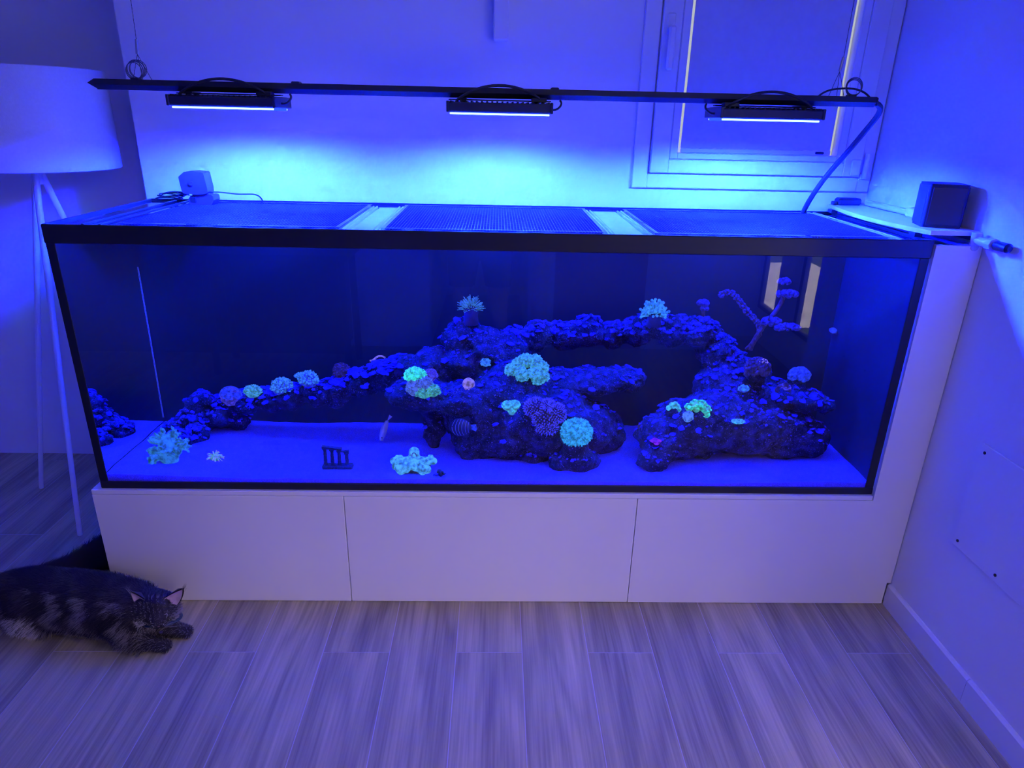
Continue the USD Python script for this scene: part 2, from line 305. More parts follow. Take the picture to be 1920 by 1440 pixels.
obj('fabric', bx(.6465, 1.1805, WB + .012, WB + .015, 1.425, 2.335), M_blind, bl, False)
obj('bottom_bar', bx(.6465, 1.1805, WB + .004, WB + .018, 1.409, 1.426, .003), M_pvc, bl)
obj('catch', bx(1.125, 1.155, WB - .002, WB + .006, 1.413, 1.421, .002), M_black, bl, label='small black catch')
def side_window(name, y0, y1, label):
    w = sthing(name, label, (1.95, (y0 + y1) / 2, WZa)); tag(w, cat='window')
    def r(x0, x1, e, t):
        return cat_([bx(x0, x1, y0 + e, y0 + e + t, WZa + e, WZb - e), bx(x0, x1, y1 - e - t, y1 - e, WZa + e, WZb - e), bx(x0, x1, y0 + e + t, y1 - e - t, WZa + e, WZa + e + t), bx(x0, x1, y0 + e + t, y1 - e - t, WZb - e - t, WZb - e)])
    obj('frame', r(1.943, 1.992, 0, .014), M_pvc, w, False)
    obj('sash', r(1.952, 1.986, .0145, .022), M_alu, w, False, label='dark sash')
    obj('glazing_bead', r(1.960, 1.984, .037, .012), M_pvc, w, False)
    obj('pane', bx(1.970, 1.975, y0 + .045, y1 - .045, WZa + .045, WZb - .045), M_glass, w, False)
side_window('window_2', A0, A1, 'narrow window farther from the tank, mirrored in its glass')
side_window('window_3', B0, B1, 'window nearer the tank, mirrored in its glass, unseen side widened for light')  # hidden part of this window widened to pass more daylight
ob = thing('outdoor_wall', 'low pale garden wall with stone pier outside the windows', 'wall', (4.2, -2.2, -.1))
obj('render', bx(4.2, 4.4, -7, -3.2, -.1, .6), M_ext, ob, False); obj('stone_pier', bx(3.9, 4.3, -3.2, -1.2, -.1, .65), M_extstone, ob, False)
obj('paving', bx(2.42, 3.85, -6.3, -3.5, -.12, -.06), M_ext, ob, False); obj('lawn', bx(2.0, 14, -16, 2, -.16, -.07), M_dark_ground, ob, False)  # added pale slab brightens the mirrored windows; dark ground cuts the bounce
# trunking on the back wall, cover plate on the right wall
single('cable_trunking', bx(-.018, .031, WB - .045, WB - .0005, 1.745, ZC, .004), M_white, 'white vertical cable trunking on the wall above the middle of the tank', 'trunking')
cp = thing('cover_plate', 'white square cover plate screwed to the right wall', 'cover plate', (1.338, -.4, .39))
obj('plate', bx(1.3305, 1.3375, -.575, -.225, .391, .714, .002), M_wall, cp, False)
for y in (-.243, -.400, -.557):
    for z in (.411, .692): obj('screw', cyl((1.3325, y, z), (1.3285, y, z), .0042, 12), M_black, cp)

# things opposite the tank that its front glass mirrors
col = thing('round_column', 'beige round column with grey base, mirrored in the tank glass', 'column', (.297, -2.645, 0))
obj('shaft', cyl((.297, -2.640, .175), (.297, -2.640, ZC), .054, 28), M_column, col); obj('base', cyl((.297, -2.640, 0), (.297, -2.640, .165), .056, 28), M_gray, col)
obj('ring', cyl((.297, -2.640, .165), (.297, -2.640, .175), .057, 28), M_black, col)
rc = thing('red_sideboard', 'dark red sideboard across the room, mirrored in the tank glass', 'sideboard', (.70, -2.85, 0))
obj('body', bx(.405, 1.03, -2.99, -2.705, 0, .90), M_red, rc, False)
for a, b in ((.408, .716), (.719, 1.027)):
    d = obj('door', bx(a, b, -2.705, -2.685, .03, .895, .002), M_red, rc)
    obj('handle', bx(.690 if a < .5 else .737, .698 if a < .5 else .745, -2.685, -2.665, .76, .86, .002), M_black, d)
w4 = sthing('window_4', 'added unseen window above the dark red sideboard, letting fill light in', (.95, -2.8, .96)); tag(w4, cat='window')  # unseen window, added so fill light reaches the cabinet and floor
obj('frame', cat_([bx(.44, .49, -2.84, -2.76, .96, 2.32), bx(1.41, 1.46, -2.84, -2.76, .96, 2.32), bx(.49, 1.41, -2.84, -2.76, .96, 1.01), bx(.49, 1.41, -2.84, -2.76, 2.27, 2.32), bx(.93, .97, -2.83, -2.77, 1.01, 2.27)]), M_pvc, w4, False)
obj('pane', bx(.485, 1.415, -2.803, -2.797, 1.005, 2.275), M_glass, w4, False)
tb = thing('dark_table', 'dark wooden table across the room, mirrored in the tank glass', 'table', (-1.3, -2.38, 0))
obj('tabletop', bx(-1.75, -.86, -2.45, -2.06, .715, .75, .006), M_chair, tb)
for x in (-1.71, -.90):
    for y in (-2.10, -2.41): obj('leg', cyl((x, y, 0), (x + (.01 if x < -1 else -.01), y, .716), .022, 10), M_chair, tb)

ds = thing('dark_sideboard', 'added long dark sideboard that darkens the mirrored left of the room', 'sideboard', (-2.1, -2.58, 0))  # added dark piece to deepen the left part of the reflection
obj('body', bx(-3.2, -.99, -2.676, -2.47, .06, .86, .003), M_chair, ds); obj('plinth', bx(-3.18, -1.01, -2.67, -2.50, 0, .06), M_black, ds)
for k in range(4): obj('door', bx(-3.19 + .55 * k + .004, -3.19 + .55 * (k + 1) - .004, -2.47, -2.455, .075, .85, .002), M_chair, ds)

# ------------------------------------------------------------------ cabinet under the tank
cb = thing('aquarium_cabinet', 'white lacquered cabinet with flush panels carrying the aquarium', 'cabinet', (0, .3, 0))
obj('body', bx(-1.236, 1.2, .006, .60, .0, .402), M_white, cb, False)
obj('top_board', bx(-1.239, 1.205, -.012, .605, .402, .4178, .0015), M_white, cb, False)
for a, b in ((-1.239, -.4675), (-.4655, .4545)): obj('panel', bx(a, b, -.013, .0055, .0015, .4015 if False else .4015, .0012), M_white, cb, False)
Lp = Polygon([(.4565, .0015), (1.3235, .0015), (1.3235, .084), (1.337, .084), (1.337, 1.2085), (1.207, 1.2085), (1.207, .4165), (.4565, .4015)])
t = extrude(Polygon([(.4565, .0015), (1.3235, .0015), (1.3235, .0845), (1.3365, .0845), (1.3365, 1.2085), (1.207, 1.2085), (1.207, .4015), (.4565, .4015)]), .0185, XZ); t.apply_translation((0, .0055, 0))
obj('corner_panel', t, M_white, cb, False)

# ------------------------------------------------------------------ aquarium
aq = thing('aquarium', 'long glass aquarium with black trim full of blue-lit corals', 'aquarium', (0, .3, .418))
X0, X1, Y1, ZT, ZBt = -1.21, 1.203, .61, 1.2215, .418
def sheet(v): return trimesh.Trimesh(np.array(v, float), [[0, 1, 2], [0, 2, 3]], process=False)
obj('front_pane', sheet([(X0 + .01, .0, .436), (X1 - .01, .0, .436), (X1 - .01, .0, 1.176), (X0 + .01, .0, 1.176)]), MATS['front'], aq, False)
obj('side_pane', sheet([(X0 + .012, .598, .43), (X0 + .012, .012, .43), (X0 + .012, .012, 1.21), (X0 + .012, .598, 1.21)]), M_side, aq, False)
obj('side_pane', bx(X1 - .012, X1 - .001, .008, .598, .43, 1.21), M_sideblue, aq, False)
obj('back_pane', bx(X0 + .001, X1 - .001, .598, .609, .43, 1.214), M_back, aq, False)
obj('bottom_pane', bx(X0 + .002, X1 - .002, .004, .606, .420, .436), M_silic, aq, False)
for nm, z0, z1, o in (('top_trim', 1.1705, ZT, .006), ('bottom_trim', ZBt, .4425, .0035)):
    obj(nm, bx(X0 - .002, X1 + .002, -o, .003, z0, z1, .0025), M_black, aq)
    obj(nm, bx(X0 - .002, X1 + .002, Y1 - .003, Y1 + o, z0, z1, .0025), M_black, aq)
    obj(nm, bx(X0 - .004, X0 + .003, .003, Y1 - .003, z0, z1, .002), M_black, aq)
    obj(nm, bx(X1 - .003, X1 + .003, .003, Y1 - .003, z0, z1, .002), M_black, aq)
obj('corner_strip', bx(X0, X0 + .024, -.0034, -.0006, .4427, 1.1703, .0008), M_silic, aq)
obj('corner_strip', bx(X1 - .026, X1, -.0034, -.0006, .4427, 1.1703, .0008), M_silic, aq)
obj('silicone_seam', tube([(X0 + .0135, .5945, .474), (X0 + .0135, .5945, 1.02)], .0009, 6), M_gray, aq)
# braces and cover strips of the open top
obj('cover_strip', bx(X0 + .004, -1.034, .012, .598, 1.2085, 1.2145, .0015), M_lidglass, aq, False)
obj('cover_strip', bx(1.112, X1 - .004, .012, .598, 1.2085, 1.2145, .0015), M_lidglass, aq, False)
for x in (-1.12, -1.075, 1.105, 1.125): obj('cover_rail', bx(x, x + .008, .02, .59, 1.2145, 1.2205, .001), M_brace if x > 0 else M_black, aq)
obj('back_brace', bx(-1.034, 1.10, .535, .598, 1.2085, 1.2145, .0015), M_lidglass, aq, False)
for xa, xb in ((-.422, -.316), (.305, .430)):
    bp = obj('cross_brace', bx(xa + .022, xb - .022, .006, .515, 1.2085, 1.217, .0015), M_brace, aq, label='frosted pale cross brace')
    for e in (xa, xa + .012, xb - .018, xb - .006): obj('edge_rail', bx(e, e + .0055, .006, .52, 1.2085, 1.2215, .001), M_brace, bp)
# water surface with a little ripple
nx, ny = 160, 40
gx, gy = np.meshgrid(np.linspace(X0 + .013, X1 - .013, nx), np.linspace(.0045, .597, ny), indexing='ij')
gz = 1.1735 + .0016 * (meshkit.fbm(np.stack([gx * 14, gy * 22, gx * 0], -1), 3, 5) - .5) + .0008 * np.sin(gx * 70 + 6 * gy) * np.sin(gy * 55)
def grid_faces(nx, ny):
    i, j = np.meshgrid(np.arange(nx - 1), np.arange(ny - 1), indexing='ij'); a = (i * ny + j).ravel()
    return np.vstack([np.stack([a, a + ny, a + ny + 1], 1), np.stack([a, a + ny + 1, a + 1], 1)])
single('water', trimesh.Trimesh(np.stack([gx, gy, gz], -1).reshape(-1, 3), grid_faces(nx, ny), process=False), M_water, 'rippled water surface inside the aquarium', 'water', kind='stuff', smooth=True)
# mesh lids between the braces
def lid(x0, x1, label):
    l = thing('mesh_lid', label, 'lid', ((x0 + x1) / 2, .27, 1.2195), 'mesh lids on the aquarium top'); y0, y1, z = .008, .53, 1.2195
    obj('frame', cat_([bx(x0, x1, y0, y0 + .011, z, z + .006), bx(x0, x1, y1 - .011, y1, z, z + .006), bx(x0, x0 + .011, y0 + .011, y1 - .011, z, z + .006), bx(x1 - .011, x1, y0 + .011, y1 - .011, z, z + .006)]), M_lidglass, l, False)
    P = []
    for x in np.arange(x0 + .012, x1 - .011, .0085): P.append(bx(x, x + .0015, y0 + .008, y1 - .008, z + .002, z + .0032))
    for y in np.arange(y0 + .012, y1 - .011, .0085): P.append(bx(x0 + .008, x1 - .008, y, y + .0015, z + .0021, z + .0033))
    obj('netting', cat_(P), M_net, l, False, kind='stuff')
lid(-1.030, -.425, 'mesh lid left of the frosted braces'); lid(-.313, .302, 'mesh lid between the two frosted braces'); lid(.433, 1.100, 'mesh lid right of the frosted braces')
# sand bed
nx, ny = 300, 90
gx, gy = np.meshgrid(np.linspace(X0 + .014, X1 - .013, nx), np.linspace(.0038, .596, ny), indexing='ij')
def sand_z(x, y):
    x, y = np.asarray(x, float), np.asarray(y, float)
    q = np.stack([x * 4, y * 5, x * 0], -1); q2 = np.stack([x * 45, y * 45, x * 0], -1)
    h = .4535 + .012 * (meshkit.fbm(q, 3, 9) - .5) + .003 * (meshkit.fbm(q2, 2, 4) - .5)
    h = h + .012 * np.exp(-((x + 1.05) / .22) ** 2) + .010 * np.exp(-((x + .92) / .14) ** 2 - ((y - .52) / .1) ** 2) - .012 * np.exp(-((x + .5) / .16) ** 2 - ((y - .42) / .08) ** 2)
    return h + .006 * np.exp(-((x - 1.1) / .25) ** 2)
gz = sand_z(gx, gy)
top = np.stack([gx, gy, gz], -1).reshape(-1, 3); F = grid_faces(nx, ny)
fr = np.arange(nx) * ny                                               # front edge drops to the bottom pane: the sand seen in section
low = top[fr].copy(); low[:, 2] = .4365
V = np.vstack([top, low]); k0 = len(top); a = np.arange(nx - 1)
F = np.vstack([F, np.stack([fr[a], k0 + a, k0 + a + 1], 1), np.stack([fr[a], k0 + a + 1, fr[a + 1]], 1)])
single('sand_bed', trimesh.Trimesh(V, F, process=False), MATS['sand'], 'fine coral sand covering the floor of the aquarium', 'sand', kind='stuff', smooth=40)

# ------------------------------------------------------------------ light rail and its three lamps
MATS['lens'] = usdkit.material(stage, '/World/Looks/led_lens', {"e": ("emission", {"color": (.40, .62, 1.0), "strength": 2.2})}, [], surface="e.emission")
MATS['lens_blue'] = usdkit.material(stage, '/World/Looks/led_lens_blue', {"e": ("emission", {"color": (.02, .06, 1.0), "strength": 2.0})}, [], surface="e.emission")
RY, RZ = LAMP_Y, 1.577
lr = thing('light_rail', 'long black light rail hung on wires above the aquarium', 'light rail', (0, RY, RZ))
prof = Polygon([(-.016, .013), (-.018, -.002), (-.006, -.015), (.006, -.015), (.018, -.002), (.016, .013)])     # (y, z)
YZ = np.array([[0, 0, 1, 0], [1, 0, 0, RY], [0, 1, 0, RZ], [0, 0, 0, 1.0]])
b_ = extrude(prof, 2.27, YZ); b_.apply_translation((-1.155, 0, 0)); obj('bar', b_, M_alu, lr)
tip = trimesh.convex.convex_hull(np.array([(-1.155, RY - .017, RZ + .013), (-1.155, RY + .017, RZ + .013), (-1.155, RY - .01, RZ - .012), (-1.155, RY + .01, RZ - .012), (-1.178, RY - .012, RZ + .002), (-1.178, RY + .012, RZ + .002), (-1.178, RY, RZ - .002)]))
obj('end_cap', tip, M_alu, lr)
obj('end_cap', bx(1.115, 1.121, RY - .017, RY + .017, RZ - .013, RZ + .012, .003), M_alu, lr)
def hanger(x, coil_x, dz):
    top = (x + .012, RY + .02, ZC); gr0, gr1 = np.array((x - .002, RY, 1.695 + dz)), np.array((x - .006, RY, 1.657 + dz))
    h = obj('suspension_wire', cat_([tube([top, gr0], .0009, 6), tube([gr1, (x - .028, RY - .004, RZ + .012)], .0008, 6), tube([gr1, (x - .002, RY, RZ + .012)], .0008, 6), tube([gr1, (x + .022, RY + .004, RZ + .012)], .0008, 6)]), M_wire, lr)
    obj('gripper', tube([gr0, gr1], .0042, 10), M_steel, h)
    P = []
    for k in range(5):
        a = np.linspace(0, 2 * PI, 26); R = .0225 + .0011 * (k % 3)
        P.append(tube(np.stack([coil_x + R * np.cos(a) + .002 * k, RY - .006 + .003 * k + .002 * np.sin(a), RZ + .013 + R + .0012 * k + R * np.sin(a)], 1), .0012, 6))
    obj('wire_coil', cat_(P), M_wire, h)
    obj('clamp', cat_([bx(coil_x - .012, coil_x + .012, RY - .012, RY + .012, RZ + .012, RZ + .018, .002)]), M_alu, h)
hanger(-1.022, -1.043, 0.0); hanger(1.003, 1.044, 0.0)
obj('cable_loop', tube(spline([(.945, RY, RZ + .010), (.965, RY - .004, RZ + .025), (1.00, RY, RZ + .033), (1.06, RY, RZ + .032), (1.10, RY, RZ + .012)], 24), .0028, 7), M_cable, lr)
for x in (-.585, .165): obj('cable_clip', bx(x - .012, x + .012, RY - .017, RY + .017, RZ + .011, RZ + .018, .003), M_alu, lr)
def lamp_fixture(x, tail, label):
    L = thing('aquarium_lamp', label, 'lamp', (x, RY, 1.522), 'blue lamps under the light rail')
    y0, y1, hw = RY - .078, RY + .078, .148
    obj('housing', bx(x - hw, x + hw, y0, y1, 1.5235, 1.549, .003), M_alu, L)
    fins = [bx(x - hw + .006 + k * .0147, x - hw + .011 + k * .0147, y0 + .006, y1 - .006, 1.5485, 1.553) for k in range(20)]
    obj('heat_sink', cat_(fins), M_alu, L, False)
    for s in (-1, 1): obj('end_plate', bx(x + s * hw - .004, x + s * hw + .004, y0 - .003, y1 + .003, 1.5225, 1.552, .0015), M_alu, L)
    obj('lens', bx(x - .142, x + .142, y0 + .013, y1 - .013, 1.5150, 1.5236, .002), MATS['lens_blue'], L, label='blue lens plate')
    obj('lens_rim', cat_([bx(x - .143, x + .143, y0 + .010, y0 + .0135, 1.5165, 1.5215, .001), bx(x - .143, x + .143, y1 - .0135, y1 - .010, 1.5165, 1.5215, .001)]), MATS['lens'], L, label='glowing blue-white lens rim')
    for s in (-1, 1):
        obj('bracket', cat_([bx(x + s * .108 - .008, x + s * .108 + .008, RY - .03, RY - .024, 1.551, 1.5605, .001), bx(x + s * .108 - .008, x + s * .108 + .008, RY + .024, RY + .03, 1.551, 1.5605, .001), bx(x + s * .108 - .012, x + s * .108 + .012, RY - .032, RY + .032, 1.5575, 1.5612, .001)]), M_alu, L)
    obj('crossbar', bx(x - .15, x + .15, RY - .012, RY + .012, 1.5555, 1.5585, .001), M_alu, L)
    obj('cable', tube(spline([(x - .125, RY - .05, 1.553), (x - .085, RY - .052, 1.577), (x - .02, RY - .052, 1.5945), (x + .03, RY - .052, 1.5935), (x + .09, RY - .05, 1.576), (x + .125, RY - .045, 1.554)], 30), .0038, 8), M_cable, L)
    s = tail
    obj('tail_cable', tube(spline([(x + s * (hw + .004), RY - .02, 1.535), (x + s * (hw + .022), RY - .02, 1.538), (x + s * (hw + .032), RY - .015, 1.552), (x + s * (hw + .028), RY - .01, 1.5605)], 20), .003, 8), M_cable, L)
    obj('driver_box', bx(x + s * (hw - .035) - .022, x + s * (hw - .035) + .022, RY - .05, RY - .022, 1.553, 1.566, .002), M_black, L)
lamp_fixture(LAMP_X[0], 1, 'left black aquarium lamp beside the coiled hanging wire')
lamp_fixture(LAMP_X[1], 1, 'middle black aquarium lamp centred over the tank')
lamp_fixture(LAMP_X[2], -1, 'right black aquarium lamp in front of the window blind')
single('power_cable', tube(spline([(1.119, .31, 1.575), (1.160, .34, 1.560), (1.172, .42, 1.50), (1.152, .46, 1.44), (1.115, .50, 1.36), (1.085, .53, 1.28), (1.078, .56, 1.2235)], 40), .0085, 10), M_cable, 'thick cable curving from the rail end down to the tank corner', 'cable')

# ------------------------------------------------------------------ things on top of the tank
sh = thing('corner_shelf', 'narrow white shelf with curved edge between tank and right wall', 'shelf', (1.26, .3, 1.2225))
left = spline([(1.196, .008), (1.172, .12), (1.160, .27), (1.165, .42), (1.186, .56), (1.20, .638)], 24)
t = extrude(Polygon([(1.334, .008)] + [tuple(q) for q in left] + [(1.334, .638)]), .012); t.apply_translation((0, 0, 1.2335)); obj('board', t, M_white, sh, False)
for y in (.05, .56): obj('foot', bx(1.178, 1.2, y, y + .03, 1.2216, 1.2336), M_black, sh, False)
for y in (.05, .56): obj('wall_batten', bx(1.322, 1.337, y - .03, y + .06, 1.219, 1.2334), M_black, sh, False)
zs = 1.2457
sp = thing('cube_speaker', 'dark cube loudspeaker on the corner shelf by the wall', 'loudspeaker', (1.270, .112, zs))
s_, h_ = .052, .118
c2 = sbox(-s_, -s_, s_, s_).buffer(-.010).buffer(.010, quad_segs=6)
t = extrude(c2, h_ - .012); t.apply_translation((0, 0, .006)); t2 = extrude(c2.buffer(-.002), h_); t2 = cat_([t, t2])
rotz(t2, -.28); t2.apply_translation((1.270, .112, zs)); obj('body', t2, pm('speaker_shell', (.012, .012, .015), .6, .05), sp)
g1 = bx(-s_ - .0010, -s_ + .001, -s_ + .010, s_ - .010, .008, h_ - .008, .0008); rotz(g1, -.28); g1.apply_translation((1.270, .112, zs)); obj('grille', g1, M_cloth, sp)
g2 = bx(-s_ + .010, s_ - .010, -s_ - .0010, -s_ + .001, .008, h_ - .008, .0008); rotz(g2, -.28); g2.apply_translation((1.270, .112, zs)); obj('front_panel', g2, M_black, sp)
single('power_brick', cat_([bx(1.213, 1.296, .590, .632, zs, zs + .024, .006), bx(1.198, 1.215, .60, .622, zs, zs + .012, .003)]), M_cable, 'dark power brick in the corner at the back of the shelf', 'power supply')
lt = thing('glass_tube', 'clear tube lying along the wall on the corner shelf', 'tube', (1.318, .45, zs))
obj('tube', cyl((1.312, .585, zs + .011), (1.312, .31, zs + .011), .0105, 16), M_tubeglass, lt); obj('socket', bx(1.292, 1.333, .235, .312, zs, zs + .03, .004), M_white, lt)
pf = thing('hose_fitting', 'white pipe fitting with dark handle beside the top of the corner panel', 'pipe fitting', (1.30, .0, 1.205))
obj('elbow', cat_([cyl((1.312, -.012, 1.212), (1.312, -.012, 1.246), .013, 16), tube(spline([(1.312, -.012, 1.225), (1.316, -.04, 1.224), (1.318, -.065, 1.2235)], 10), .012, 14), cyl((1.312, -.018, 1.206), (1.312, .012, 1.206), .010, 12)]), M_whplast, pf)
obj('nut', cyl((1.3175, -.058, 1.2235), (1.3175, -.080, 1.2235), .0165, 8), M_whplast, pf)
obj('handle', tube([(1.318, -.080, 1.2235), (1.318, -.088, 1.2235), (1.318, -.132, 1.2235), (1.318, -.138, 1.2235)], [.008, .0125, .0125, .007], 14), M_black, pf, label='dark ribbed handle')
# feeder at the left end
ff = thing('fish_feeder', 'bulky automatic fish feeder at the left end of the tank top', 'fish feeder', (-.985, .475, ZT))
def px2(pts): return Polygon([(-1.029 + (u - 455) / 9.6 / 730, ZT + (690 - v) / 9.6 / 560) for u, v in pts])
def feeder_part(pts, y0, y1, name, mat, rnd=.006):
    P = px2(pts).buffer(-rnd).buffer(rnd, quad_segs=5); t = extrude(P, y1 - y0, XZ); t.apply_translation((0, y1, 0)); return obj(name, t, mat, ff)
feeder_part([(455, 210), (600, 125), (800, 113), (1025, 130), (1068, 380), (1062, 480), (860, 505), (700, 495), (520, 490), (488, 440)], .440, .495, 'hopper', M_feed)
feeder_part([(690, 480), (900, 480), (1060, 470), (1075, 560), (1060, 600), (690, 600)], .448, .488, 'neck', M_feed)
feeder_part([(600, 565), (640, 550), (1090, 505), (1160, 520), (1165, 600), (1100, 690), (600, 690)], .446, .50, 'base', M_feed)
obj('knob', cyl((-.990, .4395, ZT + .070), (-.990, .435, ZT + .070), .007, 20), M_feed, ff)
obj('outlet', bx(-1.004, -.982, .444, .47, ZT + .008, ZT + .030, .003), M_black, ff)
obj('cord', tube(spline([(-.947, .47, ZT + .040), (-.915, .475, ZT + .040), (-.86, .52, ZT + .030), (-.82, .56, ZT + .022), (-.812, .575, ZT + .004)], 30), .0022, 7), M_cable, ff)
P = []
for k in range(4):
    a = np.linspace(0, 2 * PI, 30); P.append(tube(np.stack([-1.115 + .045 * np.cos(a) + .006 * k, .54 + .02 * np.sin(a) + .004 * k, ZT + .006 + .0045 * k + .009 * np.abs(np.sin(a + k))], 1), .0022, 6))
single('cord_coil', cat_(P), M_cable, 'small coil of dark cord lying at the back left tank corner', 'cord')

# ------------------------------------------------------------------ floor lamp
fl_c = np.array((-1.590, .62)); fp = thing('floor_lamp', 'white floor lamp with big drum shade on three thin legs', 'floor lamp', (*fl_c, 0))
R, z0, z1 = .262, 1.318, 1.628
pr = [(R, z0), (R, z1), (R - .003, z1 + .002), (R - .006, z1), (R - .006, z0), (R - .003, z0 - .002), (R, z0)]
obj('shade', lathe(pr, (*fl_c, 0), 96), M_shade, fp, 40)
hub = obj('hub', cat_([cyl((*fl_c, 1.262), (*fl_c, 1.330), .016, 18), cyl((*fl_c, 1.325), (*fl_c, 1.40), .02, 18)]), M_white, fp)
obj('shade_holder', cat_([cyl((*fl_c, 1.345), (fl_c[0] + (R - .004) * math.cos(a), fl_c[1] + (R - .004) * math.sin(a), 1.345), .003, 8) for a in (.3, .3 + 2.094, .3 + 4.189)]), M_white, hub)
obj('bulb', sph((*fl_c, 1.455), (.03, .03, .042), 3), pm('opal_glass', (.75, .75, .75), .3, .02), hub)
for f in ((-1.926, .705), (-1.569, .36), (-1.36, .86)):
    d = np.array(f) - fl_c; d = d / np.linalg.norm(d)
    obj('leg', tube([(*(fl_c + d * .012), 1.30), (*(fl_c + d * .03), 1.22), (*f, .004), (*f, 0.0)], [.010, .011, .0085, .008], 12), M_white, fp)

# ------------------------------------------------------------------ live rock
ROCKS = []
def rock(label, blobs, seed, plates=60, amp=.030, length=.011, turf=0, group=None, lit_top_r=(.006, .015), plate_r=(.0035, .0085)):
    ts = [sph(b[:3], b[3:6] if len(b) > 4 else (b[3], b[3], b[3] * .85), 2) for b in blobs]
    t = remesh(union(ts), length, 5); n = t.vertex_normals; v = t.vertices.copy()
    d = amp * (meshkit.fbm(v * 17, 3, seed) - .52) * 1.6 + amp * .55 * (meshkit.fbm(v * 55, 2, seed + 7) - .5)
    v = v + n * d[:, None]; v[:, 1] = np.clip(v[:, 1], .012, .592); v[:, 0] = np.clip(v[:, 0], -1.185, 1.183); v[:, 2] = np.maximum(v[:, 2], .448)
    t = trimesh.Trimesh(v, t.faces, process=False)
    c = np.array([np.mean([b[0] for b in blobs]), np.mean([b[1] for b in blobs]), .452])
    o = thing('live_rock', label, 'rock', c, group)
    obj('stone', t, M_rock, o, 40); ROCKS.append(t)
    r = np.random.default_rng(seed); cen, nor = t.triangles_center, t.face_normals
    def scatter(count, rr, minz, flat, mat, name):
        w = t.area_faces * (nor[:, 2] > minz); idx = r.choice(len(w), count, p=w / w.sum()); P = []
        for k in idx:
            s = r.uniform(*rr); m = trimesh.creation.icosphere(1, 1.0); m.vertices *= 1 + .25 * r.uniform(-1, 1, (len(m.vertices), 1))
            m.apply_scale((s, s * r.uniform(.7, 1.2), s * flat)); z = nor[k] * .55 + np.array([r.normal() * .25, r.normal() * .25, .6]); m.apply_transform(trimesh.geometry.align_vectors([0, 0, 1], z / np.linalg.norm(z)))
            m.apply_translation(cen[k] + nor[k] * s * flat * .35); P.append(m)
        obj(name, cat_(P), mat, o, True, kind='stuff')
    if plates: scatter(int(plates * 1.35), (plate_r[0], plate_r[1] * .82), .42, .5, M_crust, 'coralline_plates')  # growth kept to upward faces, bright so the tops look lit
    if turf: scatter(int(turf * 2.2), lit_top_r, .45, .30, M_lit_top, 'blue_turf')  # blobs paint the lit tops, upward faces only
    return o
rock('heap of dark rubble on the sand behind the branching leather coral', [(-1.085, .43, .475, .055), (-1.03, .44, .515, .065), (-1.02, .45, .565, .05), (-.96, .46, .53, .065), (-.905, .47, .515, .05), (-1.06, .33, .468, .045), (-1.01, .37, .475, .045), (-.99, .42, .60, .035)], 11, 170, turf=26, plate_r=(.006, .015))
rock('long low rock arm rising from the rubble to the centre of the tank', [(-.93, .45, .565, .045), (-.86, .44, .575, .05), (-.78, .45, .588, .052), (-.70, .45, .60, .055), (-.62, .45, .612, .055), (-.54, .44, .628, .06), (-.46, .43, .655, .062), (-.38, .42, .685, .065), (-.32, .42, .715, .06)], 21, 90, turf=240)
rock('large central rock mass with pink-lit crust and a tall peak', [(-.10, .37, .83, .07), (-.09, .36, .76, .085), (-.04, .36, .80, .085), (.03, .36, .80, .07), (-.20, .37, .73, .085), (-.28, .39, .725, .06), (-.22, .26, .67, .10, .10, .055), (-.28, .25, .665, .075, .08, .05), (-.12, .25, .66, .11, .10, .06),
      (-.05, .30, .60, .13), (-.20, .33, .56, .045, .04, .12), (.05, .30, .66, .13), (.12, .27, .60, .14), (.20, .27, .58, .14), (.28, .30, .54, .13), (.36, .34, .505, .095), (.05, .24, .53, .10), (-.06, .28, .50, .085), (.17, .22, .56, .11), (.22, .33, .69, .09, .09, .055), (.33, .34, .695, .10, .10, .05), (.43, .35, .705, .075, .08, .045), (.10, .30, .70, .09)], 31, 300, turf=70)
rock('craggy rock ridge arching along the back of the tank', [(.06, .44, .80, .07), (.15, .45, .825, .06), (.24, .45, .83, .065), (.31, .44, .845, .06), (.40, .45, .83, .055), (.48, .44, .85, .06), (.53, .42, .865, .045), (.60, .43, .86, .065), (.68, .42, .85, .07), (.74, .42, .80, .07), (.78, .41, .73, .085)], 41, 420, turf=40, plate_r=(.005, .014))
rock('broad dark rock on the right with an overhanging ledge', [(.57, .24, .53, .10), (.64, .26, .56, .12), (.72, .28, .57, .13), (.80, .29, .58, .13), (.88, .29, .56, .12), (.97, .30, .535, .11), (1.06, .29, .52, .085), (.53, .145, .485, .06), (.56, .18, .52, .065), (.78, .38, .68, .10), (.86, .38, .72, .07), (.95, .33, .66, .085, .09, .05), (1.03, .30, .655, .08, .09, .035), (1.08, .27, .645, .045, .05, .022), (.92, .34, .60, .09), (1.00, .32, .70, .035)], 51, 330, turf=90)
rock('knobbly small rock in front of the striped fish', [(-.085, .225, .475, .042), (-.03, .245, .475, .048), (.015, .27, .472, .036), (-.05, .235, .508, .032)], 61, 46, .018, .008, plate_r=(.004, .009))
rock('flat small rock below the purple polyp patch', [(.085, .225, .472, .038), (.125, .195, .470, .036), (.155, .215, .473, .036)], 71, 34, .016, .008, plate_r=(.004, .009))
rock('rounded small rock under the cyan dome coral', [(.225, .135, .478, .05), (.275, .125, .482, .056), (.305, .15, .472, .045), (.262, .125, .525, .045)], 81, 40, .016, .008, plate_r=(.003, .008))

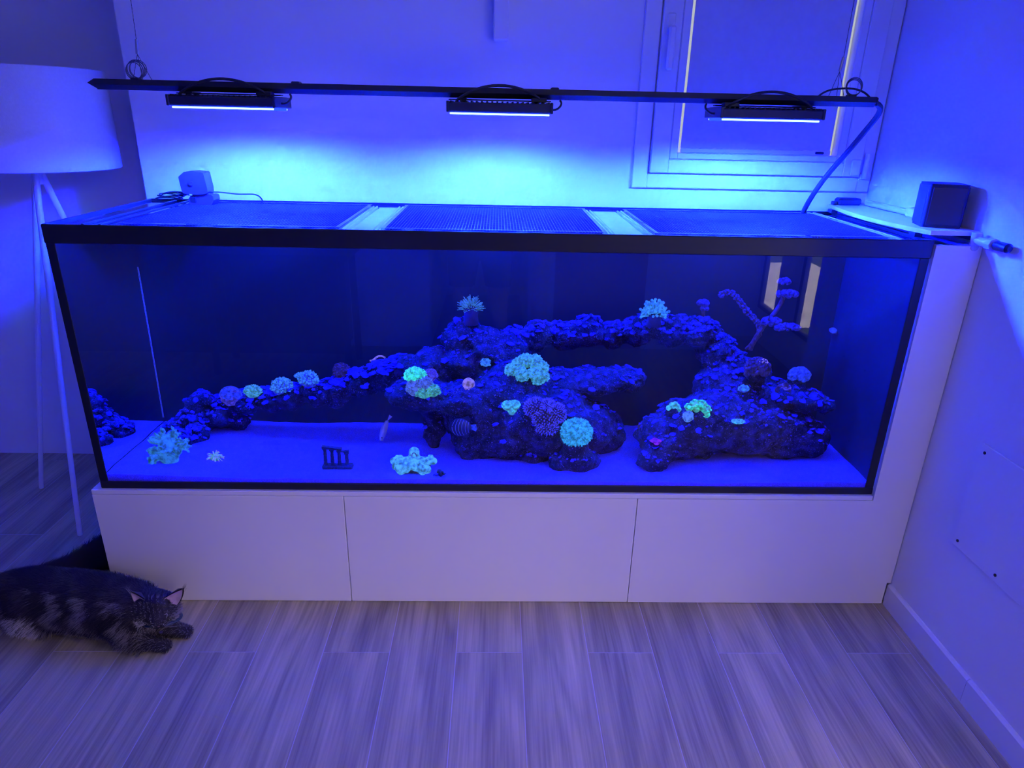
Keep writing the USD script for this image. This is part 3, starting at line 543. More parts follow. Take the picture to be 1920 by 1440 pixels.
# ------------------------------------------------------------------ corals
def fib(n, zmin=-.2, seed=0):
    k = np.arange(n) + .5; z = 1 - (1 - zmin) * k / n; a = PI * (1 + 5 ** .5) * k + seed; s = np.sqrt(1 - z * z)
    return np.stack([s * np.cos(a), s * np.sin(a), z], 1)
def bumps(c, r, n, br, seed=0, zmin=-.25, tall=1.0, sub=1):
    """small polyps over an ellipsoid"""
    R = np.broadcast_to(r, 3); rg = np.random.default_rng(seed + 1); P = []
    for d in fib(n, zmin, seed):
        d = d + rg.normal(0, .45 / math.sqrt(n), 3); d = d / np.linalg.norm(d); m = trimesh.creation.icosphere(sub, 1.0); s = br * rg.uniform(.75, 1.25); nn = d / R; nn /= np.linalg.norm(nn)
        m.apply_scale((s, s, s * tall)); m.apply_transform(trimesh.geometry.align_vectors([0, 0, 1], nn + rg.normal(0, .12, 3))); m.apply_translation(np.array(c) + d * R * rg.uniform(.94, 1.05)); P.append(m)
    return cat_(P)
def lobe(c, r, amp=.08, seed=0, sub=3):
    m = trimesh.creation.icosphere(sub, 1.0); m.vertices *= (1 + amp * 2 * (meshkit.fbm(m.vertices * 2.2 + seed, 3, seed) - .5))[:, None]
    m.apply_scale(np.broadcast_to(r, 3)); m.apply_translation(c); return m
def frill(c, r, n, seed, th=.0026, folds=5):
    """meandering ridges of a brainy or lettuce-like colony"""
    R = np.broadcast_to(r, 3); rg = np.random.default_rng(seed); P = []
    for k in range(n):
        a0, z0 = rg.uniform(0, 2 * PI), rg.uniform(-.1, .95); t = np.linspace(0, 1, 14)
        a = a0 + rg.choice([-1, 1]) * t * rg.uniform(.5, 1.3) + .22 * np.sin(t * folds * PI + k); z = np.clip(z0 + .35 * (t - .5) * rg.uniform(-1, 1) + .10 * np.sin(t * folds * 2 + k * 2), -.2, .985); s = np.sqrt(1 - z * z)
        P.append(tube(np.array(c) + np.stack([s * np.cos(a), s * np.sin(a), z], 1) * R * 1.03, th * np.r_[.5, np.ones(12), .5], 6))
    return cat_(P)
def coral(name, label, parts, cat='coral', group=None):
    """parts: (part name, mesh, material)"""
    zmin = min(p[1].bounds[0][2] for p in parts); c = parts[0][1].bounds.mean(0)
    o = thing(name, label, cat, (c[0], c[1], zmin), group)
    for p in parts: obj(p[0], p[1], p[2], o, True)
    return o
def rockplug(c, r): return lobe(c, r, .25, int(abs(c[0]) * 1000) % 97, 2)
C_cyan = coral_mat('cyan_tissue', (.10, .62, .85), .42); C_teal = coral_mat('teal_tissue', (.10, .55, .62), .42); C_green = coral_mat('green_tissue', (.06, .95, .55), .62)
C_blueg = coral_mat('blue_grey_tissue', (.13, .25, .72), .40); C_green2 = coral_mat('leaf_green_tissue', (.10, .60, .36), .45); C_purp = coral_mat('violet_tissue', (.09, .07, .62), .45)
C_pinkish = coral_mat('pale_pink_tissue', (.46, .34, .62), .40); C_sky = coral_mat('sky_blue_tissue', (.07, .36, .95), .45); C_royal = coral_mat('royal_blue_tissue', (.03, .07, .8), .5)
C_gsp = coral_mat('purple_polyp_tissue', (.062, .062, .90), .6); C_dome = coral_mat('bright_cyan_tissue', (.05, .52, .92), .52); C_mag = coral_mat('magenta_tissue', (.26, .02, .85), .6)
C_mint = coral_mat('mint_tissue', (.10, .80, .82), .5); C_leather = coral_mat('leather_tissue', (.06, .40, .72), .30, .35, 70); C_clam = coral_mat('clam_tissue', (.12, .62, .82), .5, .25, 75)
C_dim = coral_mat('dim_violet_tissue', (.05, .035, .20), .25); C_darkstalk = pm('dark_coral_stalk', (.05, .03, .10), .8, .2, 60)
def poly_dome(c, r, n, br, mat, seed, tall=1.5, core=.96):
    R = np.broadcast_to(r, 3) * core
    return [('body', lobe(c, R, .05, seed), mat), ('polyps', bumps(c, r, n, br, seed, -.3, tall), mat)]
# along the left rock arm
c = (-.898, .42, .607); coral('brain_coral', 'violet-blue ridged coral, leftmost on the rock arm', [('body', lobe(c, (.036, .03, .034), .12, 1), C_purp), ('ridges', frill(c, (.036, .03, .034), 46, 1, .0022), C_royal)])
c = (-.823, .42, .622); coral('polyp_coral', 'small teal tufted coral second from left on the rock arm', [('body', lobe(c, (.026, .022, .02), .12, 2), C_teal), ('polyps', bumps(c, (.027, .024, .022), 90, .0038, 2, -.1, 1.8), C_teal)])
c = (-.722, .42, .640); coral('polyp_coral', 'lacy light blue coral third from left on the rock arm', [('body', lobe(c, (.034, .028, .03), .14, 3), C_royal), ('polyps', bumps(c, (.036, .03, .033), 150, .0034, 3, -.3, 1.5), C_sky)])
c = (-.632, .42, .668); coral('polyp_coral', 'lacy blue coral fourth from left on the rock arm, widening upward', [('body', lobe(c, (.030, .026, .030), .16, 4), C_royal), ('polyps', cat_([bumps(c, (.032, .028, .03), 110, .0034, 4, -.3, 1.5), bumps((c[0] - .022, c[1], c[2] + .012), (.022, .018, .012), 40, .0032, 5, -.1, 1.5)]), C_sky)])
c = (-.524, .45, .690); coral('polyp_coral', 'dim violet coral just left of where the rock arm brightens', [('body', lobe(c, (.026, .022, .028), .15, 6), C_dim), ('polyps', bumps(c, (.028, .024, .03), 70, .0036, 6, -.3, 1.4), C_dim)])
ww = spline([(-.425, .44, .734), (-.412, .44, .737), (-.400, .44, .747), (-.385, .44, .750), (-.372, .44, .744)], 20)
coral('feather_worm', 'thin pale lavender curl on top of the left rock arm', [('crown', tube(ww, .0032, 8), C_pinkish), ('tube', cyl((-.374, .44, .742), (-.372, .438, .715), .0045, 10), C_darkstalk)], 'worm')
# colourful cluster on the central shelf
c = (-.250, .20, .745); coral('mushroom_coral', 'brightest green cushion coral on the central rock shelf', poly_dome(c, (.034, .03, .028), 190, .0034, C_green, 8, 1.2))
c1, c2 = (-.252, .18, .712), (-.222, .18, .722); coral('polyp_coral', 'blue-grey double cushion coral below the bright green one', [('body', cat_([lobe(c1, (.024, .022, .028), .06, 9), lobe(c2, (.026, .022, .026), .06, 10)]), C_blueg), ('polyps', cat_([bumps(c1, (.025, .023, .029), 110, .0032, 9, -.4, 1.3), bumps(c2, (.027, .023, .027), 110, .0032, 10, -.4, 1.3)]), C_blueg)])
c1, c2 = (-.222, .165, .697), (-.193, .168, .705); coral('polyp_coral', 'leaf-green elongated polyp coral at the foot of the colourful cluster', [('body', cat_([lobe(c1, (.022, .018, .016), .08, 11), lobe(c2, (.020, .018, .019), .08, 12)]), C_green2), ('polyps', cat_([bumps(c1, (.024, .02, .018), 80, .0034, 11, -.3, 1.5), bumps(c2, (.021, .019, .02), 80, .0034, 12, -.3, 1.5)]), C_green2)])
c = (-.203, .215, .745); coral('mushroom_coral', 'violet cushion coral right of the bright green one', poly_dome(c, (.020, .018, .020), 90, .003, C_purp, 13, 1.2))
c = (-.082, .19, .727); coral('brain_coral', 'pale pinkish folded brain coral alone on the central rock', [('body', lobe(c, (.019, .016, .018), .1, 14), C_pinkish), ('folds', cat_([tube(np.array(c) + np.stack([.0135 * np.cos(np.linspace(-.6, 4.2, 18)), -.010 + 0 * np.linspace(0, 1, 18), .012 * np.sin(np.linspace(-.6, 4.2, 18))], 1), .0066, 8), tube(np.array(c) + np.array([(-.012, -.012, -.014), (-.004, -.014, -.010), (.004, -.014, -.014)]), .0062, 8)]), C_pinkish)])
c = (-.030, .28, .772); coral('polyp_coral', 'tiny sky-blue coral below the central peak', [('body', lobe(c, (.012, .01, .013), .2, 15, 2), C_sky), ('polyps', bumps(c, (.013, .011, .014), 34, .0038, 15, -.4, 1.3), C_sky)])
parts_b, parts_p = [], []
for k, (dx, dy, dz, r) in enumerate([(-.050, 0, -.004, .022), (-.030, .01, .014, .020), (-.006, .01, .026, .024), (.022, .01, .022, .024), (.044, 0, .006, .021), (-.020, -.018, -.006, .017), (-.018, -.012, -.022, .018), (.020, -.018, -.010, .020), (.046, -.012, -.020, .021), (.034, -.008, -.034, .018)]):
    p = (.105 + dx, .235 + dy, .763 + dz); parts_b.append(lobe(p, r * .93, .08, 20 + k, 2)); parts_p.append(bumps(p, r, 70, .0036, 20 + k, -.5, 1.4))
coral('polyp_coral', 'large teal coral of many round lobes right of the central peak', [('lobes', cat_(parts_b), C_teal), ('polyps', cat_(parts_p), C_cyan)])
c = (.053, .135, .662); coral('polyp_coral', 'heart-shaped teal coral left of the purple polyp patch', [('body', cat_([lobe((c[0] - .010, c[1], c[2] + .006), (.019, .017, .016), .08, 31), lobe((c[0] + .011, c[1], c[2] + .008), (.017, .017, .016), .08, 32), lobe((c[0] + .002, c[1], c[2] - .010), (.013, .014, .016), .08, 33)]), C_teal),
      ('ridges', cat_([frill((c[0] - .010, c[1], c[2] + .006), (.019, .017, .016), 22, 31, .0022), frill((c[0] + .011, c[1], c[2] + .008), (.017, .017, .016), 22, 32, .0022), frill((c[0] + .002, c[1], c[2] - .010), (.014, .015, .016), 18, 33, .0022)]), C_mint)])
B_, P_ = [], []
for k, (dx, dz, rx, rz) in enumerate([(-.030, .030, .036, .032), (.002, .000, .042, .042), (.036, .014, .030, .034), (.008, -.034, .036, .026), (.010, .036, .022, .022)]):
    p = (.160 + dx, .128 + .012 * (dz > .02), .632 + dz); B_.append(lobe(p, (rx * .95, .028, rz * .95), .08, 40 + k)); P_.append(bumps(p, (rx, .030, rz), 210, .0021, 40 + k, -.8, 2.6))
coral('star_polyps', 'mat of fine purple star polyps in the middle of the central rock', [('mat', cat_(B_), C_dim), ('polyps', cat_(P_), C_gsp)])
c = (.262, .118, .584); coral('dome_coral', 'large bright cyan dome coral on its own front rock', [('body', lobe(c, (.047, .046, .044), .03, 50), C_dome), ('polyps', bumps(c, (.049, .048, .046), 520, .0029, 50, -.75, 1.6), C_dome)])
# anemone-like corals on the peaks
def anemone(label, c, R, n, th, mat, stalk, seed, up=.55):
    rg = np.random.default_rng(seed); P, T = [], []
    for d in fib(n, .12, seed):
        d = d + rg.normal(0, .07, 3); d /= np.linalg.norm(d); L = R * rg.uniform(.8, 1.08); t = np.linspace(0, 1, 7)[:, None]
        q = np.array(c) - np.array([0, 0, .014]) + d * L * t * np.array([1, 1, 1.15]) + np.array([0, 0, .06 * R]) * np.sin(t * PI) + rg.normal(0, .05 * R, 3) * t ** 2
        P.append(tube(q, th * np.linspace(1.1, .85, 7), 6)); T.append(sph(q[-1], th * 1.35, 1))
    z1 = stalk; s = lathe([(0.0001, z1), (.026, z1), (.022, (z1 + c[2]) / 2), (.024, c[2] - .004), (.012, c[2] + .006), (.0001, c[2] + .008)], (c[0], c[1], 0), 20)
    coral('torch_coral', label, [('stalk', s, C_darkstalk), ('tentacles', cat_(P), mat), ('tips', cat_(T), mat)])
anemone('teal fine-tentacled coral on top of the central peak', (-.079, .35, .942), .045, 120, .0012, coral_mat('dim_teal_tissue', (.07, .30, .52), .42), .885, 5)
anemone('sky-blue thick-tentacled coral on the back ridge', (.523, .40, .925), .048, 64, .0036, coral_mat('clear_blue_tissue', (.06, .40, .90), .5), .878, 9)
# right rock
cc = [(.563, .195, .650), (.571, .195, .660), (.582, .195, .663), (.590, .195, .655), (.595, .195, .645), (.575, .195, .653)]
coral('polyp_coral', 'small mint arch-shaped coral on the left shoulder of the right rock', [('body', cat_([lobe(p, .0095, .15, 60 + k, 2) for k, p in enumerate(cc)]), C_mint), ('base', rockplug((.578, .20, .635), (.022, .02, .02)), M_rock)])
B_, P_ = [], []
for k, (dx, dz, r) in enumerate([(-.030, .004, .015), (-.012, .014, .017), (.008, .012, .017), (.024, -.004, .017), (.024, -.022, .014), (-.006, -.002, .012)]):
    p = (.655 + dx, .175, .654 + dz); B_.append(lobe(p, r * .92, .06, 70 + k, 2)); P_.append(frill(p, r, 16, 70 + k, .0021))
coral('brain_coral', 'green ring of round coral lobes on the right rock', [('lobes', cat_(B_), C_green2), ('ridges', cat_(P_), C_green), ('base', rockplug((.66, .19, .625), (.035, .03, .03)), M_rock)])
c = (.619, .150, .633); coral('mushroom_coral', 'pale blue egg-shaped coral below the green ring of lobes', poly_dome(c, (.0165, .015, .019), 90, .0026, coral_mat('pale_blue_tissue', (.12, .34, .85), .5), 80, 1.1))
c = (.779, .14, .622); coral('plate_coral', 'small flat teal disc coral in the middle of the right rock', [('disc', lobe(c, (.021, .018, .006), .06, 81), C_mint), ('polyps', bumps(c, (.021, .018, .007), 60, .0024, 81, .1, 1.2), C_teal), ('foot', rockplug((.781, .158, .612), (.020, .020, .012)), M_rock)])
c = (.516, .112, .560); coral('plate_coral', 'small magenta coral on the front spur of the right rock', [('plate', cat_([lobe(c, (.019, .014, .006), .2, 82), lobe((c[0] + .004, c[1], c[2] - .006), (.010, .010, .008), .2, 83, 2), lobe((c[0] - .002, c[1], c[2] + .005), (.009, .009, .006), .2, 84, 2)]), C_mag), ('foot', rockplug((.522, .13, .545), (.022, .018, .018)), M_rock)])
c = (.812, .25, .703); coral('polyp_coral', 'light blue frilly coral above the flat teal disc', [('body', lobe(c, (.016, .014, .012), .2, 85, 2), C_royal), ('ridges', frill(c, (.017, .015, .014), 20, 85, .002), C_sky), ('foot', rockplug((.812, .27, .688), (.024, .022, .018)), M_rock)])
c = (.852, .275, .768); coral('bubble_coral', 'dark blue bubble coral with pale specks, high on the right rock', [('bubbles', bumps(c, (.036, .03, .034), 70, .0085, 86, -.5, 1.0), C_dim), ('specks', bumps((c[0] + .012, c[1] - .012, c[2] + .024), (.016, .014, .012), 16, .0026, 87, .1, 1.0), C_pinkish), ('foot', rockplug((.855, .30, .738), (.030, .028, .022)), M_rock)])
a = np.linspace(-.5, 3.9, 24); c = np.array((.930, .215, .716)); coral('brain_coral', 'hollow ring-shaped violet coral at the left end of the ledge', [('ring', tube(c + np.stack([.020 * np.cos(a), .006 * np.sin(2 * a), .016 * np.sin(a)], 1), .0065 + .0015 * np.sin(6 * a), 8), C_dim), ('rim', frill(c + np.array([0, -.004, .002]), (.022, .012, .018), 12, 88, .0016), C_purp)])
c = (1.005, .31, .738); coral('polyp_coral', 'royal blue knobbly coral standing on the right ledge', [('body', bumps(c, (.032, .024, .026), 60, .0085, 89, -.4, .8), C_royal), ('foot', rockplug((1.003, .315, .708), (.026, .022, .03)), M_rock)])
# thin blue branching growth from the back ridge
br = spline([(.74, .42, .985), (.761, .42, .994), (.799, .42, .969), (.835, .42, .929), (.872, .42, .893), (.845, .42, .80)], 30)
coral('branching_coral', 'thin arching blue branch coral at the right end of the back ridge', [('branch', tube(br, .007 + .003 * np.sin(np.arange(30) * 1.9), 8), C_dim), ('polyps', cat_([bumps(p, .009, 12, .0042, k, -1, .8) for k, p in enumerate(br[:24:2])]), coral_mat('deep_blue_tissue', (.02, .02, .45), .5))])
C_deep = MATS['deep_blue_tissue']
br2 = spline([(.86, .41, .80), (.89, .41, .88), (.93, .42, .94), (.945, .42, .985)], 20)
coral('leafy_coral', 'upright leafy blue coral right of the arching branch', [('stem', tube(br2, .008, 8), C_dim), ('leaves', cat_([bumps((.956, .42, .992), (.034, .016, .012), 40, .007, 91, -.6, .7), bumps((.938, .42, 1.033), (.020, .012, .010), 26, .006, 92, -.6, .7), bumps((.915, .41, .90), (.030, .02, .014), 40, .007, 93, -.6, .7), bumps((.965, .39, .885), (.040, .02, .012), 46, .007, 94, -.6, .7)]), C_deep)])
coral('leafy_coral', 'small deep blue leaf coral above the right part of the back ridge', [('stem', tube([(.69, .42, .905), (.685, .42, .94)], .006, 8), C_dim), ('leaves', cat_([bumps((.683, .42, .956), (.018, .012, .010), 26, .006, 95, -.6, .7), bumps((.690, .42, .938), (.012, .010, .008), 18, .005, 96, -.6, .7)]), C_deep)])
# leather coral, anemone, clam and ornament on the sand
lc = np.array((-1.035, .135, float(sand_z(-1.035, .135)) - .004)); rg = np.random.default_rng(4)
lt_ = thing('leather_coral', 'pale blue tree-shaped leather coral on the sand at the left', 'coral', lc)
J = {'b': (lc + (0, 0, .012), .030), 'm': (lc + (0, 0, .045), .027), 't': (lc + (.004, .01, .080), .017)}; bones = [('b', 'm'), ('m', 't')]
tips = [(-.048, -.006, .052), (-.054, -.03, .020), (-.038, .012, .086), (-.018, .02, .112), (.024, .018, .118), (.046, .012, .082), (.062, .0, .070), (.014, -.028, .052), (-.014, -.03, .058), (.036, -.018, .055)]
for k, q in enumerate(tips):
    J['q%d' % k] = (lc + np.array(q) * .82, .0105); J['p%d' % k] = (lc + np.array((q[0] * .25, q[1] * .25, .045 + .45 * (q[2] - .045))), .014); bones.append(('p%d' % k, 'q%d' % k))
obj('trunk', remesh(hull_chain(J, bones, 16), .007, 8), C_leather, lt_, True)
P = []
for k, q in enumerate(tips):
    e = lc + np.array(q); base = lc + np.array(q) * .8; d = (e - lc - (0, 0, .04)); d /= np.linalg.norm(d)
    for j in range(26):
        u = d + rg.normal(0, .55, 3); u /= np.linalg.norm(u); L = rg.uniform(.010, .019); s = base + rg.normal(0, .006, 3)
        P.append(tube([s, s + u * L * .6, s + u * L], [.0040, .0046, .0016], 6))
obj('branchlets', cat_(P), C_leather, lt_, True)
ac = np.array((-.902, .165, float(sand_z(-.902, .165)))); rg = np.random.default_rng(6); P, T = [], []
for k in range(60):
    a = rg.uniform(0, 2 * PI); el = rg.uniform(.05, 1.3); d = np.array((math.cos(a) * math.cos(el), math.sin(a) * math.cos(el), math.sin(el))); L = rg.uniform(.018, .033)
    q = np.array([ac + (0, 0, .004), ac + d * L * .6 + (0, 0, .006), ac + d * L + (0, 0, -.003 * math.cos(el))]); P.append(tube(q, [.0026, .002, .0011], 5)); T.append(sph(q[-1], .0017, 1))
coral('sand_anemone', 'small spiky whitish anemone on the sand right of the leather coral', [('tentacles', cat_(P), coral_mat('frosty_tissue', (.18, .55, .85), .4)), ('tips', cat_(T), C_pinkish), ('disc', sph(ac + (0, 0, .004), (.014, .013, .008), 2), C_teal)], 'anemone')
gc = np.array((-.253, .080, float(sand_z(-.253, .08)) - .002))
cl = thing('giant_clam', 'giant clam with wavy turquoise mantle on the sand in front', 'clam', gc)
for s in (-1, 1):
    v = trimesh.creation.icosphere(4, 1.0); x_, y_, z_ = v.vertices.T
    rib = 1 + .07 * np.sin(np.arctan2(x_, z_ + .6) * 9); v.vertices = v.vertices * rib[:, None]; v.apply_scale((.056, .020, .030)); v.apply_scale((.9, .8, .75)); rot(v, s * .35, [1, 0, 0]); v.apply_translation(gc + (0, .006 + s * .010, .017)); obj('shell', v, pm('clam_shell', (.16, .12, .12), .7, .3, 70), cl, True)
lb = [((0, .018, .050), (.017, .013, .034)), ((.001, .016, .066), (.018, .014, .018)), ((0, -.004, .040), (.050, .027, .015)), ((-.040, -.004, .040), (.026, .018, .014)), ((.040, -.004, .040), (.026, .018, .014)), ((-.061, .002, .037), (.014, .014, .013)), ((.063, .004, .040), (.013, .013, .013)), ((.052, .012, .050), (.010, .009, .009)), ((-.048, .012, .048), (.012, .010, .008)),
      ((-.036, -.030, .023), (.025, .014, .021)), ((.031, -.030, .021), (.025, .014, .020)), ((-.003, -.029, .031), (.019, .014, .015)), ((-.062, -.008, .025), (.009, .01, .014))]
t = remesh(union([sph(gc + np.array(c), r, 3) for c, r in lb]), .0045, 10)
w = t.vertices - gc; an = np.arctan2(w[:, 0], -(w[:, 1] - .02)); t.vertices += t.vertex_normals * (.0022 * np.sin(an * 17) * (w[:, 2] < .055))[:, None]; obj('mantle', t, C_clam, cl, True)
obj('siphon', tube(gc + np.array([(.001 + .007 * math.cos(a), .0035, .056 + .011 * math.sin(a)) for a in np.linspace(0, 2 * PI, 20)]), .0016, 6), C_purp, cl)
rz = float(sand_z(-.50, .115)); ru = thing('toy_ruin', 'tiny dark ruined colonnade ornament on the sand', 'ornament', (-.50, .115, rz))
M_ruin = pm('ruin_stone', (.035, .03, .06), .9, .6, 190, .7, 260)
t = remesh(union([bx(-.548, -.452, .095, .135, rz - .004, rz + .009)]), .005, 2); t.vertices += t.vertex_normals * (.003 * (meshkit.fbm(t.vertices * 110, 2, 3) - .5))[:, None]; obj('base', t, M_ruin, ru)
hs = (.068, .064, .060, .052)
for x, h in zip((-.538, -.516, -.494, -.470), hs):
    t = remesh(union([tube([(x, .115, rz), (x + .001, .115, rz + h)], [.0062, .0052], 12), bx(x - .007, x + .007, .108, .122, rz + h - .006, rz + h)]), .003, 2); t.vertices += t.vertex_normals * (.0018 * (meshkit.fbm(t.vertices * 200, 2, 5) - .5))[:, None]; obj('column', t, M_ruin, ru)
t = trimesh.convex.convex_hull(np.array([(-.545, y, rz + z) for y in (.107, .123) for z in (.067, .075)] + [(-.484, y, rz + z) for y in (.107, .123) for z in (.0605, .067)])); obj('lintel', t, M_ruin, ru)
t = trimesh.convex.convex_hull(np.array([(-.487, y, rz + .056) for y in (.108, .122)] + [(-.462, y, rz + z) for y in (.108, .122) for z in (.051, .060)])); obj('broken_lintel', t, M_ruin, ru)
sn = thing('hermit_snail', 'dark little snail on the sand right of the clam', 'snail', (-.171, .036, float(sand_z(-.171, .036))))
q = float(sand_z(-.171, .036)); a = np.linspace(0, 4.2 * PI, 46); R_ = .0085 * (1 - a / (4.6 * PI))
obj('shell', tube(np.stack([-.168 + .0016 * a - .004 + 0 * R_, .036 + R_ * np.cos(a), q + .009 + R_ * np.sin(a)], 1), .0068 * (1 - a / (5.2 * PI)) + .0006, 10), M_silic, sn, True); obj('foot', sph((-.180, .036, q + .003), (.011, .006, .004), 2), M_crust, sn)
g_ = thing('glass_snail', 'small blue snail stuck to the right side glass', 'snail', (1.178, .55, .82))
v = lobe((1.176, .55, .845), (.012, .022, .010), .1, 97); obj('shell', v, C_royal, g_, True); obj('foot', sph((1.1855, .55, .838), (.003, .016, .006), 2), C_dim, g_)
# fish
fa = thing('angelfish', 'striped young angelfish with white curved bands by the central rock', 'fish', (-.105, .14, .575))
fc = np.array((-.108, .15, .588)); M_fish = pm('dark_fish_skin', (.012, .012, .05), .4, .2, 60); M_band = pm('white_fish_band', (.25, .27, .42), .5, .05)
body = trimesh.creation.icosphere(4, 1.0); x_ = body.vertices[:, 0]; body.vertices[:, 2] *= 1 - .25 * np.clip(-x_, 0, 1) ** 2 - .35 * np.clip(x_, 0, 1) ** 2; body.apply_scale((.036, .010, .031)); body.apply_translation(fc); obj('body', body, M_fish, fa, True)
for k, (xo, cur) in enumerate([(-.020, .010), (-.010, .009), (-.001, .008), (.008, .007), (.017, .005), (.024, .003)]):
    z = np.linspace(-1, 1, 18); xx = xo + cur * (1 - z * z) * -1 + .004; hz = .031 * np.sqrt(np.clip(1 - (xx / .037) ** 2, .05, 1)) * .93; Z_ = z * hz
    yy = .010 * np.sqrt(np.clip(1 - (xx / .0362) ** 2 - (Z_ / .0312) ** 2, 0.0, 1)) + .0006
    for s in (-1, 1): obj('band', tube(fc + np.stack([xx, s * yy, Z_], 1), .0011 - .0004 * np.abs(z), 6), M_band, fa, True)
def fin(pts, y, th, name, mat, par):
    t = extrude(Polygon(pts), th, XZ); t.apply_translation((0, y + th / 2, 0)); obj(name, t, mat, par, False)
fin([(fc[0] + .030, fc[2] - .006), (fc[0] + .050, fc[2] - .014), (fc[0] + .054, fc[2] - .003), (fc[0] + .050, fc[2] + .010), (fc[0] + .030, fc[2] + .007)], fc[1], .0016, 'tail_fin', C_royal, fa)
fin([(fc[0] - .006, fc[2] + .026), (fc[0] + .026, fc[2] + .040), (fc[0] + .033, fc[2] + .022), (fc[0] + .022, fc[2] + .014)], fc[1], .0014, 'dorsal_fin', M_fish, fa)
fin([(fc[0] - .004, fc[2] - .026), (fc[0] + .022, fc[2] - .040), (fc[0] + .030, fc[2] - .022), (fc[0] + .020, fc[2] - .014)], fc[1], .0014, 'anal_fin', M_fish, fa)
for s in (-1, 1): obj('eye', sph(fc + (-.025, s * .0062, .004), .0028, 2), M_silic, fa)
fg = thing('goby', 'pale slender fish nosing into the sand under the rock arm', 'fish', (-.385, .40, .452)); M_goby = pm('pale_fish_skin', (.50, .46, .50), .5, .1, 60)
pts = spline([(-.392, .385, .455), (-.388, .39, .475), (-.380, .395, .500), (-.370, .40, .525)], 18); t = tube(pts, .0105 * np.sin(np.linspace(.35, 2.9, 18)) ** .7 + .001, 12); obj('body', t, M_goby, fg, True)
tt = np.array([(-.371, .40, .523), (-.362, .40, .548), (-.352, .402, .540)]); obj('tail_fin', trimesh.convex.convex_hull(np.vstack([tt + (0, .0007, 0), tt - (0, .0007, 0)])), M_goby, fg, False)
for s in (-1, 1): obj('eye', sph((-.389, .386 + s * .006, .468), .0022, 2), M_silic, fg)

# ------------------------------------------------------------------ the cat
def curves(path_parent, name, pts, width, mat, kind='stuff'):
    """pts: (n, k, 3) hair strands in world coordinates"""
    pp = str(path_parent.GetPath()); p = pp + '/' + numbered(pp, name); o = origin['/'.join(pp.split('/')[:3])]
    n, k = pts.shape[:2]; c = UsdGeom.BasisCurves.Define(stage, p)
    c.CreateTypeAttr('linear'); c.CreateWrapAttr('nonperiodic')
    c.CreatePointsAttr(Vt.Vec3fArray.FromNumpy((pts - o).reshape(-1, 3).astype(np.float32))); c.CreateCurveVertexCountsAttr(Vt.IntArray.FromNumpy(np.full(n, k, np.int32)))
    w = np.tile(np.linspace(1, .25, k), n) * width; c.CreateWidthsAttr(Vt.FloatArray.FromNumpy(w.astype(np.float32))); c.SetWidthsInterpolation('vertex')
    UsdShade.MaterialBindingAPI.Apply(c.GetPrim()).Bind(mat); tag(c.GetPrim(), kind=kind); return c
FUR = [pm('fur_black', (.014, .011, .011), .7, .2, 90), pm('fur_brown', (.055, .045, .038), .7, .2, 90), pm('fur_grey', (.24, .21, .19), .7, .15, 90), pm('fur_pale', (.62, .57, .53), .7, .1, 90)]
kt = thing('cat', 'long-haired dark tabby cat lying on the floor by the cabinet corner', 'cat', (-1.25, -.15, 0))
J = dict(rump=((-1.505, -.095, .082), .074), hip=((-1.43, -.105, .092), .084), mid=((-1.33, -.120, .094), .084), ribs=((-1.20, -.145, .098), .086), sho=((-1.10, -.170, .102), .078), neck=((-1.040, -.188, .118), .056), head=((-.990, -.198, .128), .050),
    haunch=((-1.43, -.150, .060), .052), hock=((-1.50, -.135, .024), .022), hfoot=((-1.535, -.110, .020), .018), knee=((-1.37, -.165, .036), .032),
    el=((-1.090, -.218, .050), .040), wr=((-1.035, -.232, .026), .024), paw=((-.985, -.236, .022), .0215), el2=((-1.045, -.175, .055), .036), wr2=((-.985, -.180, .028), .024), paw2=((-.947, -.178, .023), .0215),
    muz=((-.984, -.242, .108), .020), chin=((-.986, -.236, .094), .014), ta=((-1.50, -.035, .075), .034), tb=((-1.425, .06, .060), .036), tc=((-1.375, .17, .060), .038), td=((-1.35, .28, .056), .036), te=((-1.335, .36, .048), .022))
bones = [('rump', 'hip'), ('hip', 'mid'), ('mid', 'ribs'), ('ribs', 'sho'), ('sho', 'neck'), ('neck', 'head'), ('hip', 'haunch'), ('haunch', 'knee'), ('knee', 'hock'), ('hock', 'hfoot'), ('sho', 'el'), ('el', 'wr'), ('wr', 'paw'), ('sho', 'el2'), ('el2', 'wr2'), ('wr2', 'paw2'), ('head', 'muz'), ('muz', 'chin'), ('rump', 'ta'), ('ta', 'tb'), ('tb', 'tc'), ('tc', 'td'), ('td', 'te')]
hm = hull_chain(J, bones, 24)
Fv = np.array((.16, -.96, -.14)); Fv /= np.linalg.norm(Fv); Uv = np.array((-.20, .05, 1.0)); Uv -= Fv * (Uv @ Fv); Uv /= np.linalg.norm(Uv); Rv = np.cross(Fv, Uv)      # Rv: viewer's right
hc = np.array(J['head'][0])
def hp(r, u, f): return hc + Rv * r + Uv * u + Fv * f
ex = [sph(hp(s * .028, -.018, .018), (.026, .026, .024), 2) for s in (-1, 1)] + [sph(hp(s * .010, -.026, .044), (.0125, .012, .012), 2) for s in (-1, 1)] + [sph(hp(0, -.008, .040), (.013, .016, .014), 2), sph(hp(0, .018, .008), (.044, .036, .042), 2)]
for pw in ('paw', 'paw2'):
    b = np.array(J[pw][0]); d = (b - np.array(J['wr' if pw == 'paw' else 'wr2'][0])); d[2] = 0; d /= np.linalg.norm(d); q = np.array((-d[1], d[0], 0))
    for k in (-1.5, -.5, .5, 1.5): ex.append(sph(b + d * (.017 - .0022 * abs(k)) + q * .0085 * k + (0, 0, -.006), (.0095, .0095, .0125), 2))
hm = m3.Manifold.batch_boolean([hm] + [man(e) for e in ex], m3.OpType.Add)
